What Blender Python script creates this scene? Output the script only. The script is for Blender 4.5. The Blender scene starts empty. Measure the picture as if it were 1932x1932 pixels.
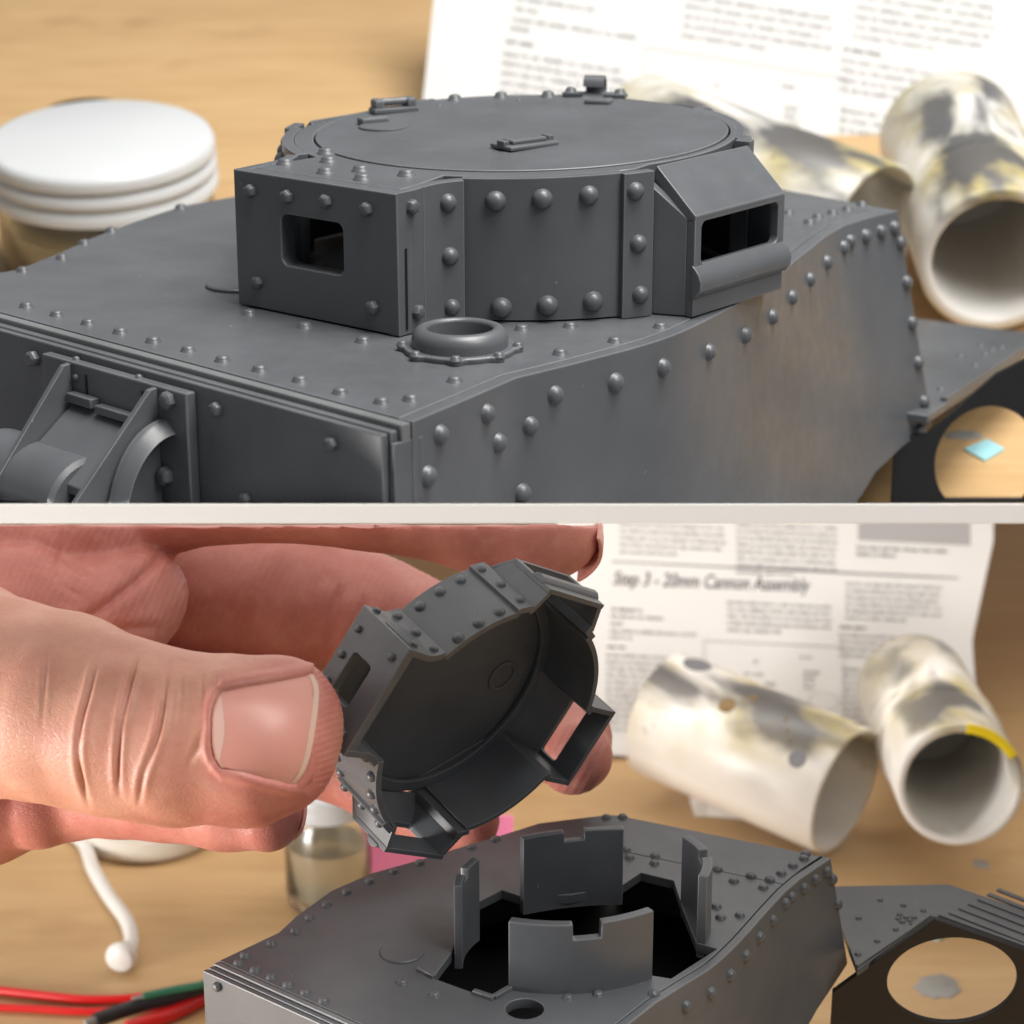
import bpy, bmesh, math, random
import numpy as np
from mathutils import Vector, Matrix, noise
from mathutils.bvhtree import BVHTree

# ------------------------------------------------------------------ scene, camera, light
scn = bpy.context.scene
COL = scn.collection
MM = 0.001
Z0 = 150.0                                   # lower bench top lies at world z = 0; the lens is 150 mm above it
PITCH = math.radians(18.5)
FPX = 4184.0                                 # focal length in pixels of a 1932 px wide frame

cam_d = bpy.data.cameras.new('camera')
cam = bpy.data.objects.new('camera', cam_d)
COL.objects.link(cam)
cam.location = (0, 0, Z0*MM)
cam.rotation_euler = (math.pi/2 - PITCH, 0, 0)
cam_d.sensor_width = 36
cam_d.lens = 36*FPX/1932
cam_d.clip_start = 0.005
cam_d.clip_end = 20
cam_d.dof.use_dof = True
cam_d.dof.focus_distance = 0.206
cam_d.dof.aperture_fstop = cam_d.lens/1.6
scn.camera = cam

w = bpy.data.worlds.new('World'); scn.world = w; w.use_nodes = True
bg = w.node_tree.nodes['Background']
bg.inputs[0].default_value = (0.93, 0.96, 1.0, 1)
bg.inputs[1].default_value = 0.20

def area(name, loc, target, sx, sy, power, col):
    l = bpy.data.lights.new(name, 'AREA'); l.shape = 'RECTANGLE'
    l.size = sx*MM; l.size_y = sy*MM; l.energy = power; l.color = col
    o = bpy.data.objects.new(name, l); COL.objects.link(o)
    o.location = Vector((loc[0], loc[1], loc[2]+Z0))*MM
    d = Vector(target)-Vector(loc)
    o.rotation_euler = d.to_track_quat('-Z', 'Y').to_euler()
    return o
area('ceiling_lamp', (110, 185, 400), (0, 205, -60), 320, 240, 4.1, (1.0, 0.97, 0.93))
area('right_lamp', (300, -60, 360), (0, 230, -60), 240, 200, 1.6, (1.0, 0.975, 0.94))  # area lamp high on the right; no window stands there
area('left_fill', (-190, 133, -118), (0, 195, -95), 80, 46, .52, (1.0, 0.975, 0.95))  # fill light added low on the left, out of view
area('under_shelf_fill', (0, 298, -85.0), (0, 318, -150), 250, 16, .10, (1.0, 0.975, 0.94))  # unseen fill added beneath the upper board to brighten the lower background
area('under_lip_fill', (0, 216, -216*.3382), (0, 216-33.8, -216*.3382-100), 150, 86, .042, (1.0, 0.97, 0.93))  # unseen overhead fill added under the ramp to light hand and turret

scn.view_settings.view_transform = 'Standard'
scn.view_settings.look = 'None'
scn.view_settings.gamma = 1
scn.view_settings.exposure = 0.0
scn.view_settings.use_curve_mapping = False
scn.render.engine = 'CYCLES'

# ------------------------------------------------------------------ sight lines (mm, lens at the origin)
FW = Vector((0, math.cos(PITCH), -math.sin(PITCH)))
UP = Vector((0, math.sin(PITCH), math.cos(PITCH)))
RT = Vector((1, 0, 0))
def ray(x, y): return FW + RT*((x-966)/FPX) - UP*((y-966)/FPX)
def dep(x, y, D): return ray(x, y)*D
def onz(x, y, z): d = ray(x, y); return d*(z/d.z)
def hit(x, y, p, n):
    d = ray(x, y); return d*(p.dot(n)/d.dot(n))
def proj_np(P):
    f = np.array(FW); u = np.array(UP)
    D = P@f
    return 966+FPX*P[:, 0]/D, 966-FPX*(P@u)/D, D

# ------------------------------------------------------------------ materials
class NT:
    def __init__(s, name):
        s.m = bpy.data.materials.new(name); s.m.use_nodes = True
        s.t = s.m.node_tree; s.n = s.t.nodes; s.l = s.t.links
        s.b = s.n['Principled BSDF']; s.out = s.n['Material Output']
        s.tc = s.n.new('ShaderNodeTexCoord')
    def mp(s, scale=(1, 1, 1), rot=(0, 0, 0), src='Object'):
        m = s.n.new('ShaderNodeMapping'); s.l.new(s.tc.outputs[src], m.inputs[0])
        m.inputs['Scale'].default_value = scale; m.inputs['Rotation'].default_value = rot
        return m.outputs[0]
    def noise(s, vec, scale, detail=4, rough=.55, dist=0):
        n = s.n.new('ShaderNodeTexNoise'); s.l.new(vec, n.inputs['Vector'])
        n.inputs['Scale'].default_value = scale; n.inputs['Detail'].default_value = detail
        n.inputs['Roughness'].default_value = rough; n.inputs['Distortion'].default_value = dist
        return n.outputs['Fac']
    def ramp(s, fac, stops):
        r = s.n.new('ShaderNodeValToRGB'); s.l.new(fac, r.inputs[0])
        e = r.color_ramp.elements
        while len(e) < len(stops): e.new(.5)
        for k, (p, c) in enumerate(stops):
            e[k].position = p; e[k].color = (c[0], c[1], c[2], 1) if not isinstance(c, (int, float)) else (c, c, c, 1)
        return r.outputs[0]
    def mix(s, fac, a, b, mode='MIX'):
        m = s.n.new('ShaderNodeMix'); m.data_type = 'RGBA'; m.blend_type = mode
        for i, v in ((0, fac), (6, a), (7, b)):
            if isinstance(v, (int, float)): m.inputs[i].default_value = v if i == 0 else (v, v, v, 1)
            elif isinstance(v, tuple): m.inputs[i].default_value = (*v, 1)
            else: s.l.new(v, m.inputs[i])
        return m.outputs[2]
    def bump(s, h, strength, dist=.0002):
        b = s.n.new('ShaderNodeBump'); s.l.new(h, b.inputs['Height'])
        b.inputs['Strength'].default_value = strength; b.inputs['Distance'].default_value = dist
        s.l.new(b.outputs[0], s.b.inputs['Normal'])
    def col(s, v):
        if isinstance(v, tuple): s.b.inputs['Base Color'].default_value = (*v, 1)
        else: s.l.new(v, s.b.inputs['Base Color'])
    def set(s, **k):
        for a, v in k.items():
            i = s.b.inputs[a.replace('_', ' ')]
            if hasattr(v, 'links') or hasattr(v, 'is_linked'): s.l.new(v, i)
            else: i.default_value = v

def simple(name, c, rough=.5, **k):
    t = NT(name); t.col(c); t.set(Roughness=rough, **k); return t.m

def grey_plastic(name, base):
    t = NT(name)
    v = t.mp()
    n1 = t.noise(v, 90, 3); n2 = t.noise(v, 2600, 2); n3 = t.noise(v, 420, 5, .65)
    lo = tuple(x*.86 for x in base); hi = tuple(x*1.12 for x in base)
    c = t.ramp(n1, [(.3, lo), (.7, hi)])
    dust = t.ramp(t.noise(v, 1500, 1), [(.80, 0), (.82, 1)])
    scr = t.ramp(n3, [(.66, 0), (.74, 1)])
    c = t.mix(t.mix(.35, 0., dust), c, (.42, .43, .44))
    c = t.mix(t.mix(.16, 0., scr), c, tuple(x*1.7 for x in base))
    t.col(c)
    t.set(Roughness=t.ramp(n3, [(.25, .32), (.75, .46)]))
    t.b.inputs['Specular IOR Level'].default_value = .6
    t.bump(t.mix(.5, n2, n3), .10, .00012)
    return t.m
M = {}
M['grey'] = grey_plastic('grey_styrene', (.093, .099, .108))
M['grey_edge'] = grey_plastic('scraped_styrene', (.15, .155, .16))
M['worn'] = grey_plastic('styrene_edge_wear', (.13, .138, .148))
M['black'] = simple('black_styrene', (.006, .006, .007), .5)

def wood():
    t = NT('bench_wood')
    v = t.mp((9, 55, 30)); v2 = t.mp((60, 420, 60)); v3 = t.mp((1, 1, 1))
    a = t.noise(v, 1.6, 5, .6, .8); b = t.noise(v2, 1.3, 4, .6, .4); s = t.noise(v3, 42, 3, .5)
    c = t.ramp(a, [(.25, (.46, .285, .125)), (.5, (.54, .35, .165)), (.78, (.60, .405, .20))])
    c = t.mix(.28, c, t.ramp(b, [(.3, (.43, .27, .125)), (.7, (.62, .43, .22))]))
    c = t.mix(t.ramp(s, [(.60, 0), (.78, .5)]), c, (.30, .16, .075))
    t.col(c); t.set(Roughness=t.ramp(b, [(.2, .42), (.8, .6)]))
    t.bump(b, .25, .0003)
    return t.m
M['wood'] = wood()
def painted(name, base, r=.45, var=.04):
    t = NT(name); v = t.mp(); n = t.noise(v, 60, 4.2, .52)
    t.col(t.ramp(n, [(.3, tuple(max(0, x-var) for x in base)), (.7, base)]))
    t.set(Roughness=r); t.bump(t.noise(v, 900, 3), .08, .0002); return t.m
M['white_paint'] = painted('white_shelf_paint', (.94, .94, .935), .5, .01)
M['ramp_grey'] = painted('grey_ramp_paint', (.20, .20, .205), .6, .03)
M['lid'] = painted('white_enamel_lid', (.59, .61, .62), .3, .03)
M['dish'] = painted('cream_plastic', (.72, .68, .6), .4, .03)
M['paper'] = painted('uncoated_paper', (.66, .66, .65), .8, .015)
M['ink'] = simple('printed_ink', (.05, .05, .055), .8)
M['ink_light'] = simple('printed_rule_ink', (.34, .34, .34), .8)
M['foam'] = painted('white_foam', (.78, .76, .71), .7, .04)
M['pink'] = simple('pink_note_paper', (.93, .27, .50), .7)
M['cyan'] = painted('pale_blue_card', (.36, .66, .72), .6, .05)
M['red'] = simple('red_wire_jacket', (.62, .012, .012), .3)
M['green'] = simple('green_wire_jacket', (.03, .16, .09), .4)
M['dark'] = simple('black_rubber', (.015, .015, .018), .45)
M['cordw'] = painted('white_cord_rubber', (.76, .74, .70), .4, .05)
M['yellow'] = simple('yellow_tape', (.86, .66, .01), .5)
M['stain'] = painted('grey_paint_spill', (.36, .36, .34), .6, .12)
def dirt_tube():
    t = NT('sooty_white_pvc')
    v = t.mp(); g = t.noise(v, 60, 3, .5, .5); h = t.noise(t.mp((1, 1, .45)), 105, 3, .5, .4); k = t.noise(v, 300, 2, .5)
    pos = t.n.new('ShaderNodeSeparateXYZ'); t.l.new(t.tc.outputs['Object'], pos.inputs[0])
    up = t.n.new('ShaderNodeMapRange'); t.l.new(pos.outputs['Y'], up.inputs[0])
    up.inputs[1].default_value = -.003; up.inputs[2].default_value = .009     # spray settles on one long side of the tube
    topm = t.ramp(up.outputs[0], [(0, 0), (1, 1)])
    base = t.ramp(h, [(.3, (.74, .72, .67)), (.7, (.84, .83, .80))])
    yel = t.mix(t.mix(1., t.ramp(g, [(.36, 0), (.54, .95)]), topm, 'MULTIPLY'), base, (.43, .36, .15))
    gry = t.mix(t.mix(1., t.ramp(h, [(.48, 0), (.62, .95)]), topm, 'MULTIPLY'), yel, (.085, .085, .09))
    sp = t.mix(t.mix(1., t.ramp(k, [(.70, 0), (.74, .9)]), topm, 'MULTIPLY'), gry, (.16, .12, .07))
    t.col(sp); t.set(Roughness=.38); return t.m
M['tube'] = dirt_tube()
def glass():
    t = NT('jar_glass'); t.col((.97, .98, .96)); t.set(Roughness=.14, IOR=1.48, Transmission_Weight=1.0); return t.m
M['glass'] = glass()
def liquid():
    t = NT('pale_yellow_thinner'); t.col((.80, .74, .58)); t.set(Roughness=.2, IOR=1.36, Transmission_Weight=.62); return t.m
M['liquid'] = liquid()
def skin():
    t = NT('skin')
    at = t.n.new('ShaderNodeAttribute'); at.attribute_name = 'blush'
    v = t.mp(); n = t.noise(v, 160, 4, .6); n2 = t.noise(v, 700, 3, .6)
    tan = t.ramp(n, [(.3, (.55, .275, .18)), (.7, (.65, .35, .245))])
    pk = t.ramp(n, [(.3, (.44, .14, .11)), (.7, (.58, .225, .185))])
    mo = t.ramp(t.noise(v, 260, 3, .6), [(.35, 0), (.7, .35)])
    addn = t.n.new('ShaderNodeMath'); addn.operation = 'ADD'; addn.use_clamp = True
    t.l.new(at.outputs['Fac'], addn.inputs[0]); t.l.new(mo, addn.inputs[1])
    c = t.mix(addn.outputs[0], tan, pk)
    c = t.mix(t.mix(.25, 0., t.ramp(n2, [(.5, 0), (.75, 1)])), c, (.66, .36, .24))
    t.col(c)
    t.set(Roughness=t.ramp(n2, [(.3, .38), (.7, .55)]), Subsurface_Weight=.14, Subsurface_Scale=.0014)
    t.b.inputs['Subsurface Radius'].default_value = (1.0, .32, .18)
    # fine lattice of skin lines
    vo = t.n.new('ShaderNodeTexVoronoi'); vo.feature = 'DISTANCE_TO_EDGE'
    t.l.new(t.mp((1.0, 1.0, 2.1)), vo.inputs['Vector']); vo.inputs['Scale'].default_value = 1500
    t.bump(t.mix(.5, t.ramp(vo.outputs[0], [(0, 0), (.12, 1)]), t.mix(.5, n2, t.noise(t.mp((1, 1, .22)), 1100, 3, .6))), .26, .00016)
    return t.m
M['skin'] = skin()
def nailm(name, c, r):
    t = NT(name); v = t.mp(); n = t.noise(v, 150, 3)
    t.col(t.ramp(n, [(.3, tuple(x*.92 for x in c)), (.7, c)]))
    t.set(Roughness=r, Subsurface_Weight=.2, Subsurface_Scale=.001, Coat_Weight=.08, Coat_Roughness=.3); return t.m
M['nail'] = nailm('fingernail', (.70, .32, .26), .4)
M['nail_tip'] = nailm('nail_free_edge', (.73, .48, .38), .4)
M['lunula'] = nailm('nail_lunula', (.77, .47, .39), .42)
M['cuticle'] = nailm('dry_cuticle', (.80, .52, .38), .6)

# ------------------------------------------------------------------ object helpers
def put(name, me, mat, parent=None):
    o = bpy.data.objects.new(name, me); COL.objects.link(o)
    if mat and not me.materials:
        me.materials.append(M[mat]); me.materials.append(M['worn'] if mat == 'grey' else M[mat])
    if parent: o.parent = parent
    if mat in ('grey', 'grey_edge', 'black', 'worn'):
        wn = o.modifiers.new('weighted', 'WEIGHTED_NORMAL'); wn.mode = 'FACE_AREA'; wn.keep_sharp = True; wn.weight = 80
    return o
def tag(o, label=None, cat=None, group=None, kind=None):
    for k, v in (('label', label), ('category', cat), ('group', group), ('kind', kind)):
        if v: o[k] = v
    return o
def root(name, base):
    o = bpy.data.objects.new(name, None); COL.objects.link(o)
    o.empty_display_size = .005
    o.location = (Vector(base)+Vector((0, 0, Z0)))*MM
    o['_b'] = 0; del o['_b']
    BASE[o.name] = Vector(base)
    return o
BASE = {}
def finish(me, angle=35):
    for p in me.polygons: p.use_smooth = True
    me.set_sharp_from_angle(angle=math.radians(angle))
    me.update(); return me
def from_bm(bm, bevel=0, seg=2, angle=35, recalc=True):
    bmesh.ops.remove_doubles(bm, verts=bm.verts, dist=1e-4)
    if recalc: bmesh.ops.recalc_face_normals(bm, faces=bm.faces)
    if bevel:
        es = [e for e in bm.edges if len(e.link_faces) == 2 and e.calc_face_angle(0) > math.radians(32)]
        if es: bmesh.ops.bevel(bm, geom=es, offset=bevel, segments=seg, affect='EDGES', clamp_overlap=True, profile=.5, material=1)
    bmesh.ops.scale(bm, vec=(MM, MM, MM), verts=bm.verts)
    me = bpy.data.meshes.new('m'); bm.to_mesh(me); bm.free()
    return finish(me, angle)
def mesh_vf(vs, fs, bevel=0, off=Vector((0, 0, 0)), seg=2, angle=35):
    bm = bmesh.new()
    b = [bm.verts.new(Vector(v)-off) for v in vs]
    for f in fs:
        try: bm.faces.new([b[i] for i in f])
        except ValueError: pass
    me = from_bm(bm, bevel, seg, angle)
    if len(vs) == 8 and bevel:                    # boxes: keep the broad faces flat
        for p in me.polygons:
            if p.material_index == 0: p.use_smooth = False
    return me
def world_root(r): return BASE[r.name] if r else Vector((0, 0, -Z0))
def part(name, vs, fs, mat, parent, bevel=0, off=None, seg=2, angle=35):
    """vs in lens-origin mm; parent root sits at BASE (no rotation), or off given for local meshes"""
    if off is None: off = world_root(parent)
    return put(name, mesh_vf(vs, fs, bevel, off, seg, angle), mat, parent)
def box_vf(c, ex, ey, ez, sx, sy, sz):
    vs = [c+ex*(a*sx/2)+ey*(b*sy/2)+ez*(d*sz/2) for a in (-1, 1) for b in (-1, 1) for d in (-1, 1)]
    return vs, [(0, 1, 3, 2), (4, 6, 7, 5), (0, 4, 5, 1), (2, 3, 7, 6), (0, 2, 6, 4), (1, 5, 7, 3)]
X, Y, Z = Vector((1, 0, 0)), Vector((0, 1, 0)), Vector((0, 0, 1))

def plate(name, outer, holes, frame, thick, mat, parent, bevel=.12, off=None):
    """flat plate with holes: 2D outline in frame (origin, ex, ey), thickness grows along -ez from the face"""
    o, ex, ey = frame; ez = ex.cross(ey).normalized()
    if off is None: off = world_root(parent)
    cu = bpy.data.curves.new('c', 'CURVE'); cu.dimensions = '2D'; cu.fill_mode = 'BOTH'
    cu.extrude = thick/2-bevel; cu.bevel_depth = bevel; cu.bevel_resolution = 2; cu.offset = -bevel
    for loop in [outer]+list(holes):
        sp = cu.splines.new('POLY'); sp.points.add(len(loop)-1); sp.use_cyclic_u = True
        for p, q in zip(sp.points, loop): p.co = (q[0], q[1], 0, 1)
    ob = bpy.data.objects.new('c', cu); COL.objects.link(ob)
    dg = bpy.context.evaluated_depsgraph_get()
    me0 = bpy.data.meshes.new_from_object(ob.evaluated_get(dg))
    bpy.data.objects.remove(ob); bpy.data.curves.remove(cu)
    bm = bmesh.new(); bm.from_mesh(me0); bpy.data.meshes.remove(me0)
    bm.normal_update()
    for f_ in bm.faces: f_.material_index = 1 if .2 < abs(f_.normal.z) < .98 else 0
    for v in bm.verts:
        v.co = o+ex*v.co.x+ey*v.co.y+ez*(v.co.z-thick/2)-off
    return put(name, from_bm(bm, 0), mat, parent)
def rrect(x0, x1, y0, y1, r, n=5):
    pts = []
    for cx, cy, a0 in ((x1-r, y1-r, 0), (x0+r, y1-r, 90), (x0+r, y0+r, 180), (x1-r, y0+r, 270)):
        for k in range(n+1):
            a = math.radians(a0+90*k/n); pts.append((cx+r*math.cos(a), cy+r*math.sin(a)))
    return pts
def circ(cx, cy, r, n=48, a0=0, a1=360):
    m = n if a1-a0 == 360 else n+1
    return [(cx+r*math.cos(math.radians(a0+(a1-a0)*k/n)), cy+r*math.sin(math.radians(a0+(a1-a0)*k/n))) for k in range(m)]
def offset_poly(pts, d):
    """open 2D polyline offset to its left by d"""
    out = []
    for i, p in enumerate(pts):
        ns = []
        for a, b in ((i-1, i), (i, i+1)):
            if a >= 0 and b < len(pts):
                t = Vector((pts[b][0]-pts[a][0], pts[b][1]-pts[a][1]))
                if t.length > 1e-6: t.normalize(); ns.append(Vector((-t.y, t.x)))
        n = sum(ns, Vector((0, 0))).normalized()
        k = 1/max(.45, n.dot(ns[0]))
        out.append((p[0]+n.x*d*k, p[1]+n.y*d*k))
    return out
def ribbon_vf(To, Bo, Bi, Ti):
    n = len(To); vs = list(To)+list(Bo)+list(Bi)+list(Ti); fs = []
    for i in range(n-1):
        for a, b in ((0, 1), (1, 2), (2, 3), (3, 0)):
            fs.append((a*n+i, b*n+i, b*n+i+1, a*n+i+1))
    fs += [(0, n, 2*n, 3*n), (n-1, 4*n-1, 3*n-1, 2*n-1)]
    return vs, fs
def wall(name, pts, d, z0, z1, mat, parent, bevel=.12, off=None, ztop=None):
    """wall standing on an open 2D polyline, thickness d to the left"""
    q = offset_poly(pts, d)
    zt = (lambda x, y: z1) if ztop is None else ztop
    To = [Vector((x, y, zt(x, y))) for x, y in pts]; Bo = [Vector((x, y, z0)) for x, y in pts]
    Ti = [Vector((x, y, zt(x, y))) for x, y in q]; Bi = [Vector((x, y, z0)) for x, y in q]
    vs, fs = ribbon_vf(To, Bo, Bi, Ti)
    return part(name, vs, fs, mat, parent, bevel, off)
def lathe_vf(prof, o, ax, n=48, closed=False):
    """profile [(r, h)] revolved about axis ax through o"""
    ax = ax.normalized(); e1 = ax.orthogonal().normalized(); e2 = ax.cross(e1)
    vs = []; fs = []; m = len(prof)
    for k in range(n):
        a = 2*math.pi*k/n; d = e1*math.cos(a)+e2*math.sin(a)
        vs += [o+d*max(r, 1e-3)+ax*h for r, h in prof]
    for k in range(n):
        k2 = (k+1) % n
        for i in range(m-1 if not closed else m):
            j = (i+1) % m
            fs.append((k*m+i, k2*m+i, k2*m+j, k*m+j))
    if not closed:
        if prof[0][0] < .01 or True: fs.append([k*m for k in range(n)][::-1])
        fs.append([k*m+m-1 for k in range(n)])
    return vs, fs
def spline(pts, n):
    P = [Vector(p) for p in pts]; P = [P[0]*2-P[1]]+P+[P[-1]*2-P[-2]]; out = []
    for i in range(1, len(P)-2):
        for k in range(n):
            t = k/n; a, b, c, d = P[i-1], P[i], P[i+1], P[i+2]
            out.append(.5*((2*b)+(c-a)*t+(2*a-5*b+4*c-d)*t*t+(3*b-a-3*c+d)*t**3))
    out.append(P[-2]); return out
def tube_vf(path, r, n=12):
    vs = []; fs = []; N = len(path); up = Vector((.12, .2, .97)).normalized()
    for i, p in enumerate(path):
        t = (path[min(i+1, N-1)]-path[max(i-1, 0)]).normalized()
        e1 = t.cross(up).normalized(); e2 = t.cross(e1)
        rr = r(i/(N-1)) if callable(r) else r
        vs += [p+(e1*math.cos(2*math.pi*k/n)+e2*math.sin(2*math.pi*k/n))*rr for k in range(n)]
    for i in range(N-1):
        for k in range(n): fs.append((i*n+k, i*n+(k+1) % n, (i+1)*n+(k+1) % n, (i+1)*n+k))
    fs += [list(range(n))[::-1], list(range((N-1)*n, N*n))]
    return vs, fs
# shared small fittings, unit radius, axis +z
def dome_mesh():
    prof = [(1.08, -.25), (1.08, .03), (1.0, .12)]+[(math.cos(a), .12+.80*math.sin(a)) for a in (.35, .7, 1.05, 1.35)]
    vs, fs = lathe_vf(prof, Vector((0, 0, 0)), Z, 16); return mesh_vf(vs, fs, 0, angle=60)
def flat_mesh():
    prof = [(1.22, -.25), (1.18, .04), (1.0, .16), (.93, .5), (.72, .72), (.35, .82)]
    vs, fs = lathe_vf(prof, Vector((0, 0, 0)), Z, 16); return mesh_vf(vs, fs, 0, angle=60)
def hex_mesh():
    vs, fs = lathe_vf([(1.12, -.25), (1.08, .75), (.72, 1.05), (.2, 1.12)], Vector((0, 0, 0)), Z, 6); return mesh_vf(vs, fs, .05, angle=25)
FIT = {'dome': dome_mesh(), 'flat': flat_mesh(), 'hex': hex_mesh()}
for k in FIT: FIT[k].materials.append(M['grey'])
def fitting(kind, name, parent, p_local, nrm, r, spin=0, sz=1):
    o = bpy.data.objects.new(name, FIT[kind]); COL.objects.link(o); o.parent = parent
    q = nrm.to_track_quat('Z', 'Y')
    o.matrix_local = Matrix.Translation(p_local*MM) @ q.to_matrix().to_4x4() @ Matrix.Rotation(spin, 4, 'Z') @ Matrix.Diagonal((r, r, r*sz, 1))
    return o
RNG = random.Random(4)
def caster(objs, mats):
    """ray casting trees in lens-origin mm"""
    tr = []
    for o, m in zip(objs, mats):
        vs = [m @ (v.co*1000) for v in o.data.vertices]
        tr.append(BVHTree.FromPolygons(vs, [tuple(p.vertices) for p in o.data.polygons]))
    def cast(x, y):
        d = ray(x, y).normalized(); best = None
        for k, t in enumerate(tr):
            h = t.ray_cast(Vector((0, 0, 0)), d)
            if h[0] is not None and (best is None or h[3] < best[2]): best = (h[0], h[1], h[3], k)
        return best
    return cast
def rivets(parent, cast, inv, pts, r, kind='dome', name='rivet', minmax=None):
    rot = inv.to_3x3()
    for p in pts:
        h = cast(p[0], p[1])
        if h is None: continue
        n = h[1]
        if n.dot(ray(p[0], p[1])) > 0: n = -n
        rr = r*(1+RNG.uniform(-.05, .05))
        fitting(kind, name, parent, inv @ h[0], (rot @ n).normalized(), rr, RNG.uniform(0, 6))

# ------------------------------------------------------------------ the setting
def struct(name, vs, fs, mat, bevel=.3, label=None):
    o = part(name, vs, fs, mat, None, bevel); o['kind'] = 'structure'; return o
ZB = -150.0
vs, fs = box_vf(Vector((0, 330, ZB-9)), X, Y, Z, 760, 520, 18); struct('workbench', vs, fs, 'wood', .6)
KR = .3305                                     # fall of the ramp under the upper hull
SL = math.tan(math.radians(12))                # the upper board leans towards the viewer
Y1, Y2, YL = 266., 520., 167.
def zu(y): return -KR*Y1 + (y-Y1)*SL           # upper board surface
def zr(y): return -KR*y
def slab(ya, za, yb, zb, th, xw):
    vs = []
    for x in (-xw, xw):
        vs += [Vector((x, ya, za)), Vector((x, yb, zb)), Vector((x, yb, zb-th)), Vector((x, ya, za-th))]
    return vs, [(0, 1, 2, 3), (7, 6, 5, 4), (0, 4, 5, 1), (1, 5, 6, 2), (2, 6, 7, 3), (3, 7, 4, 0)]
vs, fs = slab(YL, zr(YL), YL+.9, zr(YL+.9), 1.65, 150); struct('shelf_lip', vs, fs, 'white_paint', .08)
vs, fs = slab(YL+.92, zr(YL+.92), Y1-.15, zr(Y1-.15), 1.2, 150); struct('shelf_ramp', vs, fs, 'ramp_grey', .1)
vs, fs = slab(Y1, zu(Y1), Y2, zu(Y2), 2.2, 150); struct('upper_board', vs, fs, 'wood', .2)
for sx in (-1, 1):
    for yy in (Y1+6, Y2-8):
        zt = zu(yy)-2.3
        vs, fs = box_vf(Vector((sx*142, yy, (zt+ZB)/2)), X, Y, Z, 10, 10, zt-ZB)
        o = struct('shelf_post', vs, fs, 'white_paint', .3)

# ------------------------------------------------------------------ upper tank hull
zd = -49.5
def q2(x, y, z=zd): p = onz(x, y, z); return (p.x, p.y)
hull = root('tank_hull', (0, 230, zr(230)))
tag(hull, 'grey styrene tank hull with the turret mounted on its riveted deck', 'model tank', 'tank hulls')
right_px = [(779, 795), (880, 753), (975, 712), (1090, 684), (1240, 643), (1330, 605), (1430, 548), (1500, 492), (1560, 444), (1592, 425), (1640, 410), (1694, 397)]
R_out = [q2(*p) for p in right_px]
sm = spline([(x, y, 0) for x, y in R_out[2:9]], 4)
R_out = R_out[:2]+[(p.x, p.y) for p in sm]+R_out[9:]
front_r = Vector((*R_out[0], 0)); front_l = Vector((*q2(35, 597), 0))
ef = (front_l-front_r).normalized(); nf = Vector((ef.y, -ef.x, 0)) if Vector((ef.y, -ef.x, 0)).y < 0 else Vector((-ef.y, ef.x, 0))
front_l = front_r+ef*66
left_px = [(440, 371), (341, 389), (260, 416), (175, 448), (110, 478), (35, 508)]
left = [q2(*p) for p in left_px]
rear_r = Vector((*R_out[-1], 0)); rear_m = Vector((*q2(1458, 354), 0))
er = (rear_m-rear_r).normalized(); rear_l = rear_r+er*52
deck_in = offset_poly(R_out, 1.55)
outline = deck_in + [tuple((rear_r+er*1.5)[:2])[:2], tuple(rear_l[:2])] + left + [(front_l.x-4, front_l.y+4), (front_l.x, front_l.y)]
outline[0] = tuple((front_r+ef*1.55)[:2])
def clip(poly, p, n):
    out = []
    for i in range(len(poly)):
        a, b = Vector(poly[i][:2]), Vector(poly[(i+1) % len(poly)][:2])
        da, db = (a-p).dot(n), (b-p).dot(n)
        if da >= 0: out.append((a.x, a.y))
        if da*db < 0: c = a+(b-a)*(da/(da-db)); out.append((c.x, c.y))
    return out
s1, s2 = Vector(q2(1588, 428)), Vector(q2(1455, 401))
sd = (s2-s1).normalized(); sn = Vector((sd.y, -sd.x)); sn = sn if sn.y < 0 else -sn
FR0 = (Vector((0, 0, zd)), X, Y)
deck = plate('deck_plate', clip(outline, s1+sn*.06, sn), [], FR0, 1.4, 'grey', hull, .13)
deck2 = plate('rear_deck_plate', clip(outline, s1-sn*.06, -sn), [], FR0, 1.4, 'grey', hull, .13)
# right-hand side armour: curved plate, leaning out towards the rear
def side_armour(name, Rl, zdk, lean, zlow, cut, hullobj, th=1.42):
    n = len(Rl); To = []; Bo = []; Ti = []; Bi = []
    L = [0]
    for i in range(1, n): L.append(L[-1]+math.dist(Rl[i], Rl[i-1]))
    inn = offset_poly(Rl, th)
    for i in range(n):
        t = L[i]/L[-1]; zb = zlow(Rl[i][1], t); h = zdk-zb; k = lean(t)
        To.append(Vector((*Rl[i], zdk))); Ti.append(Vector((*inn[i], zdk)))
        Bo.append(Vector((Rl[i][0]+k*h, Rl[i][1], zb))); Bi.append(Vector((inn[i][0]+k*h, inn[i][1], zb)))
    # subdivide long steps for a smooth sheet
    vs, fs = ribbon_vf(To, Bo, Bi, Ti)
    return part(name, vs, fs, 'grey', hullobj, .14)
zq = hit(1757, 795, Vector((0, 262, 0)), Y).z
yq = Vector(R_out[-1]).y
ysl = 246.
def zlow_u(y, t):
    a = zr(y)+.02
    if y > ysl: return zr(ysl)+(zq-zr(ysl))*(y-ysl)/(yq-ysl)
    return a
dense = []
for i in range(len(R_out)-1):
    m = max(1, int(math.dist(R_out[i], R_out[i+1])/2.2))
    for k in range(m): dense.append(tuple(Vector(R_out[i]).lerp(Vector(R_out[i+1]), k/m)))
dense.append(R_out[-1])
side = side_armour('side_plate', dense, zd, lambda t: .215*max(0, (t-.25)/.75)**1.3, zlow_u, None, hull)
rp = [tuple((rear_r+er*.1)[:2]), tuple(rear_l[:2])]
wall('rear_plate', rp, 1.3, -76, zd-1.5, 'grey', hull, .1)
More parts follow.
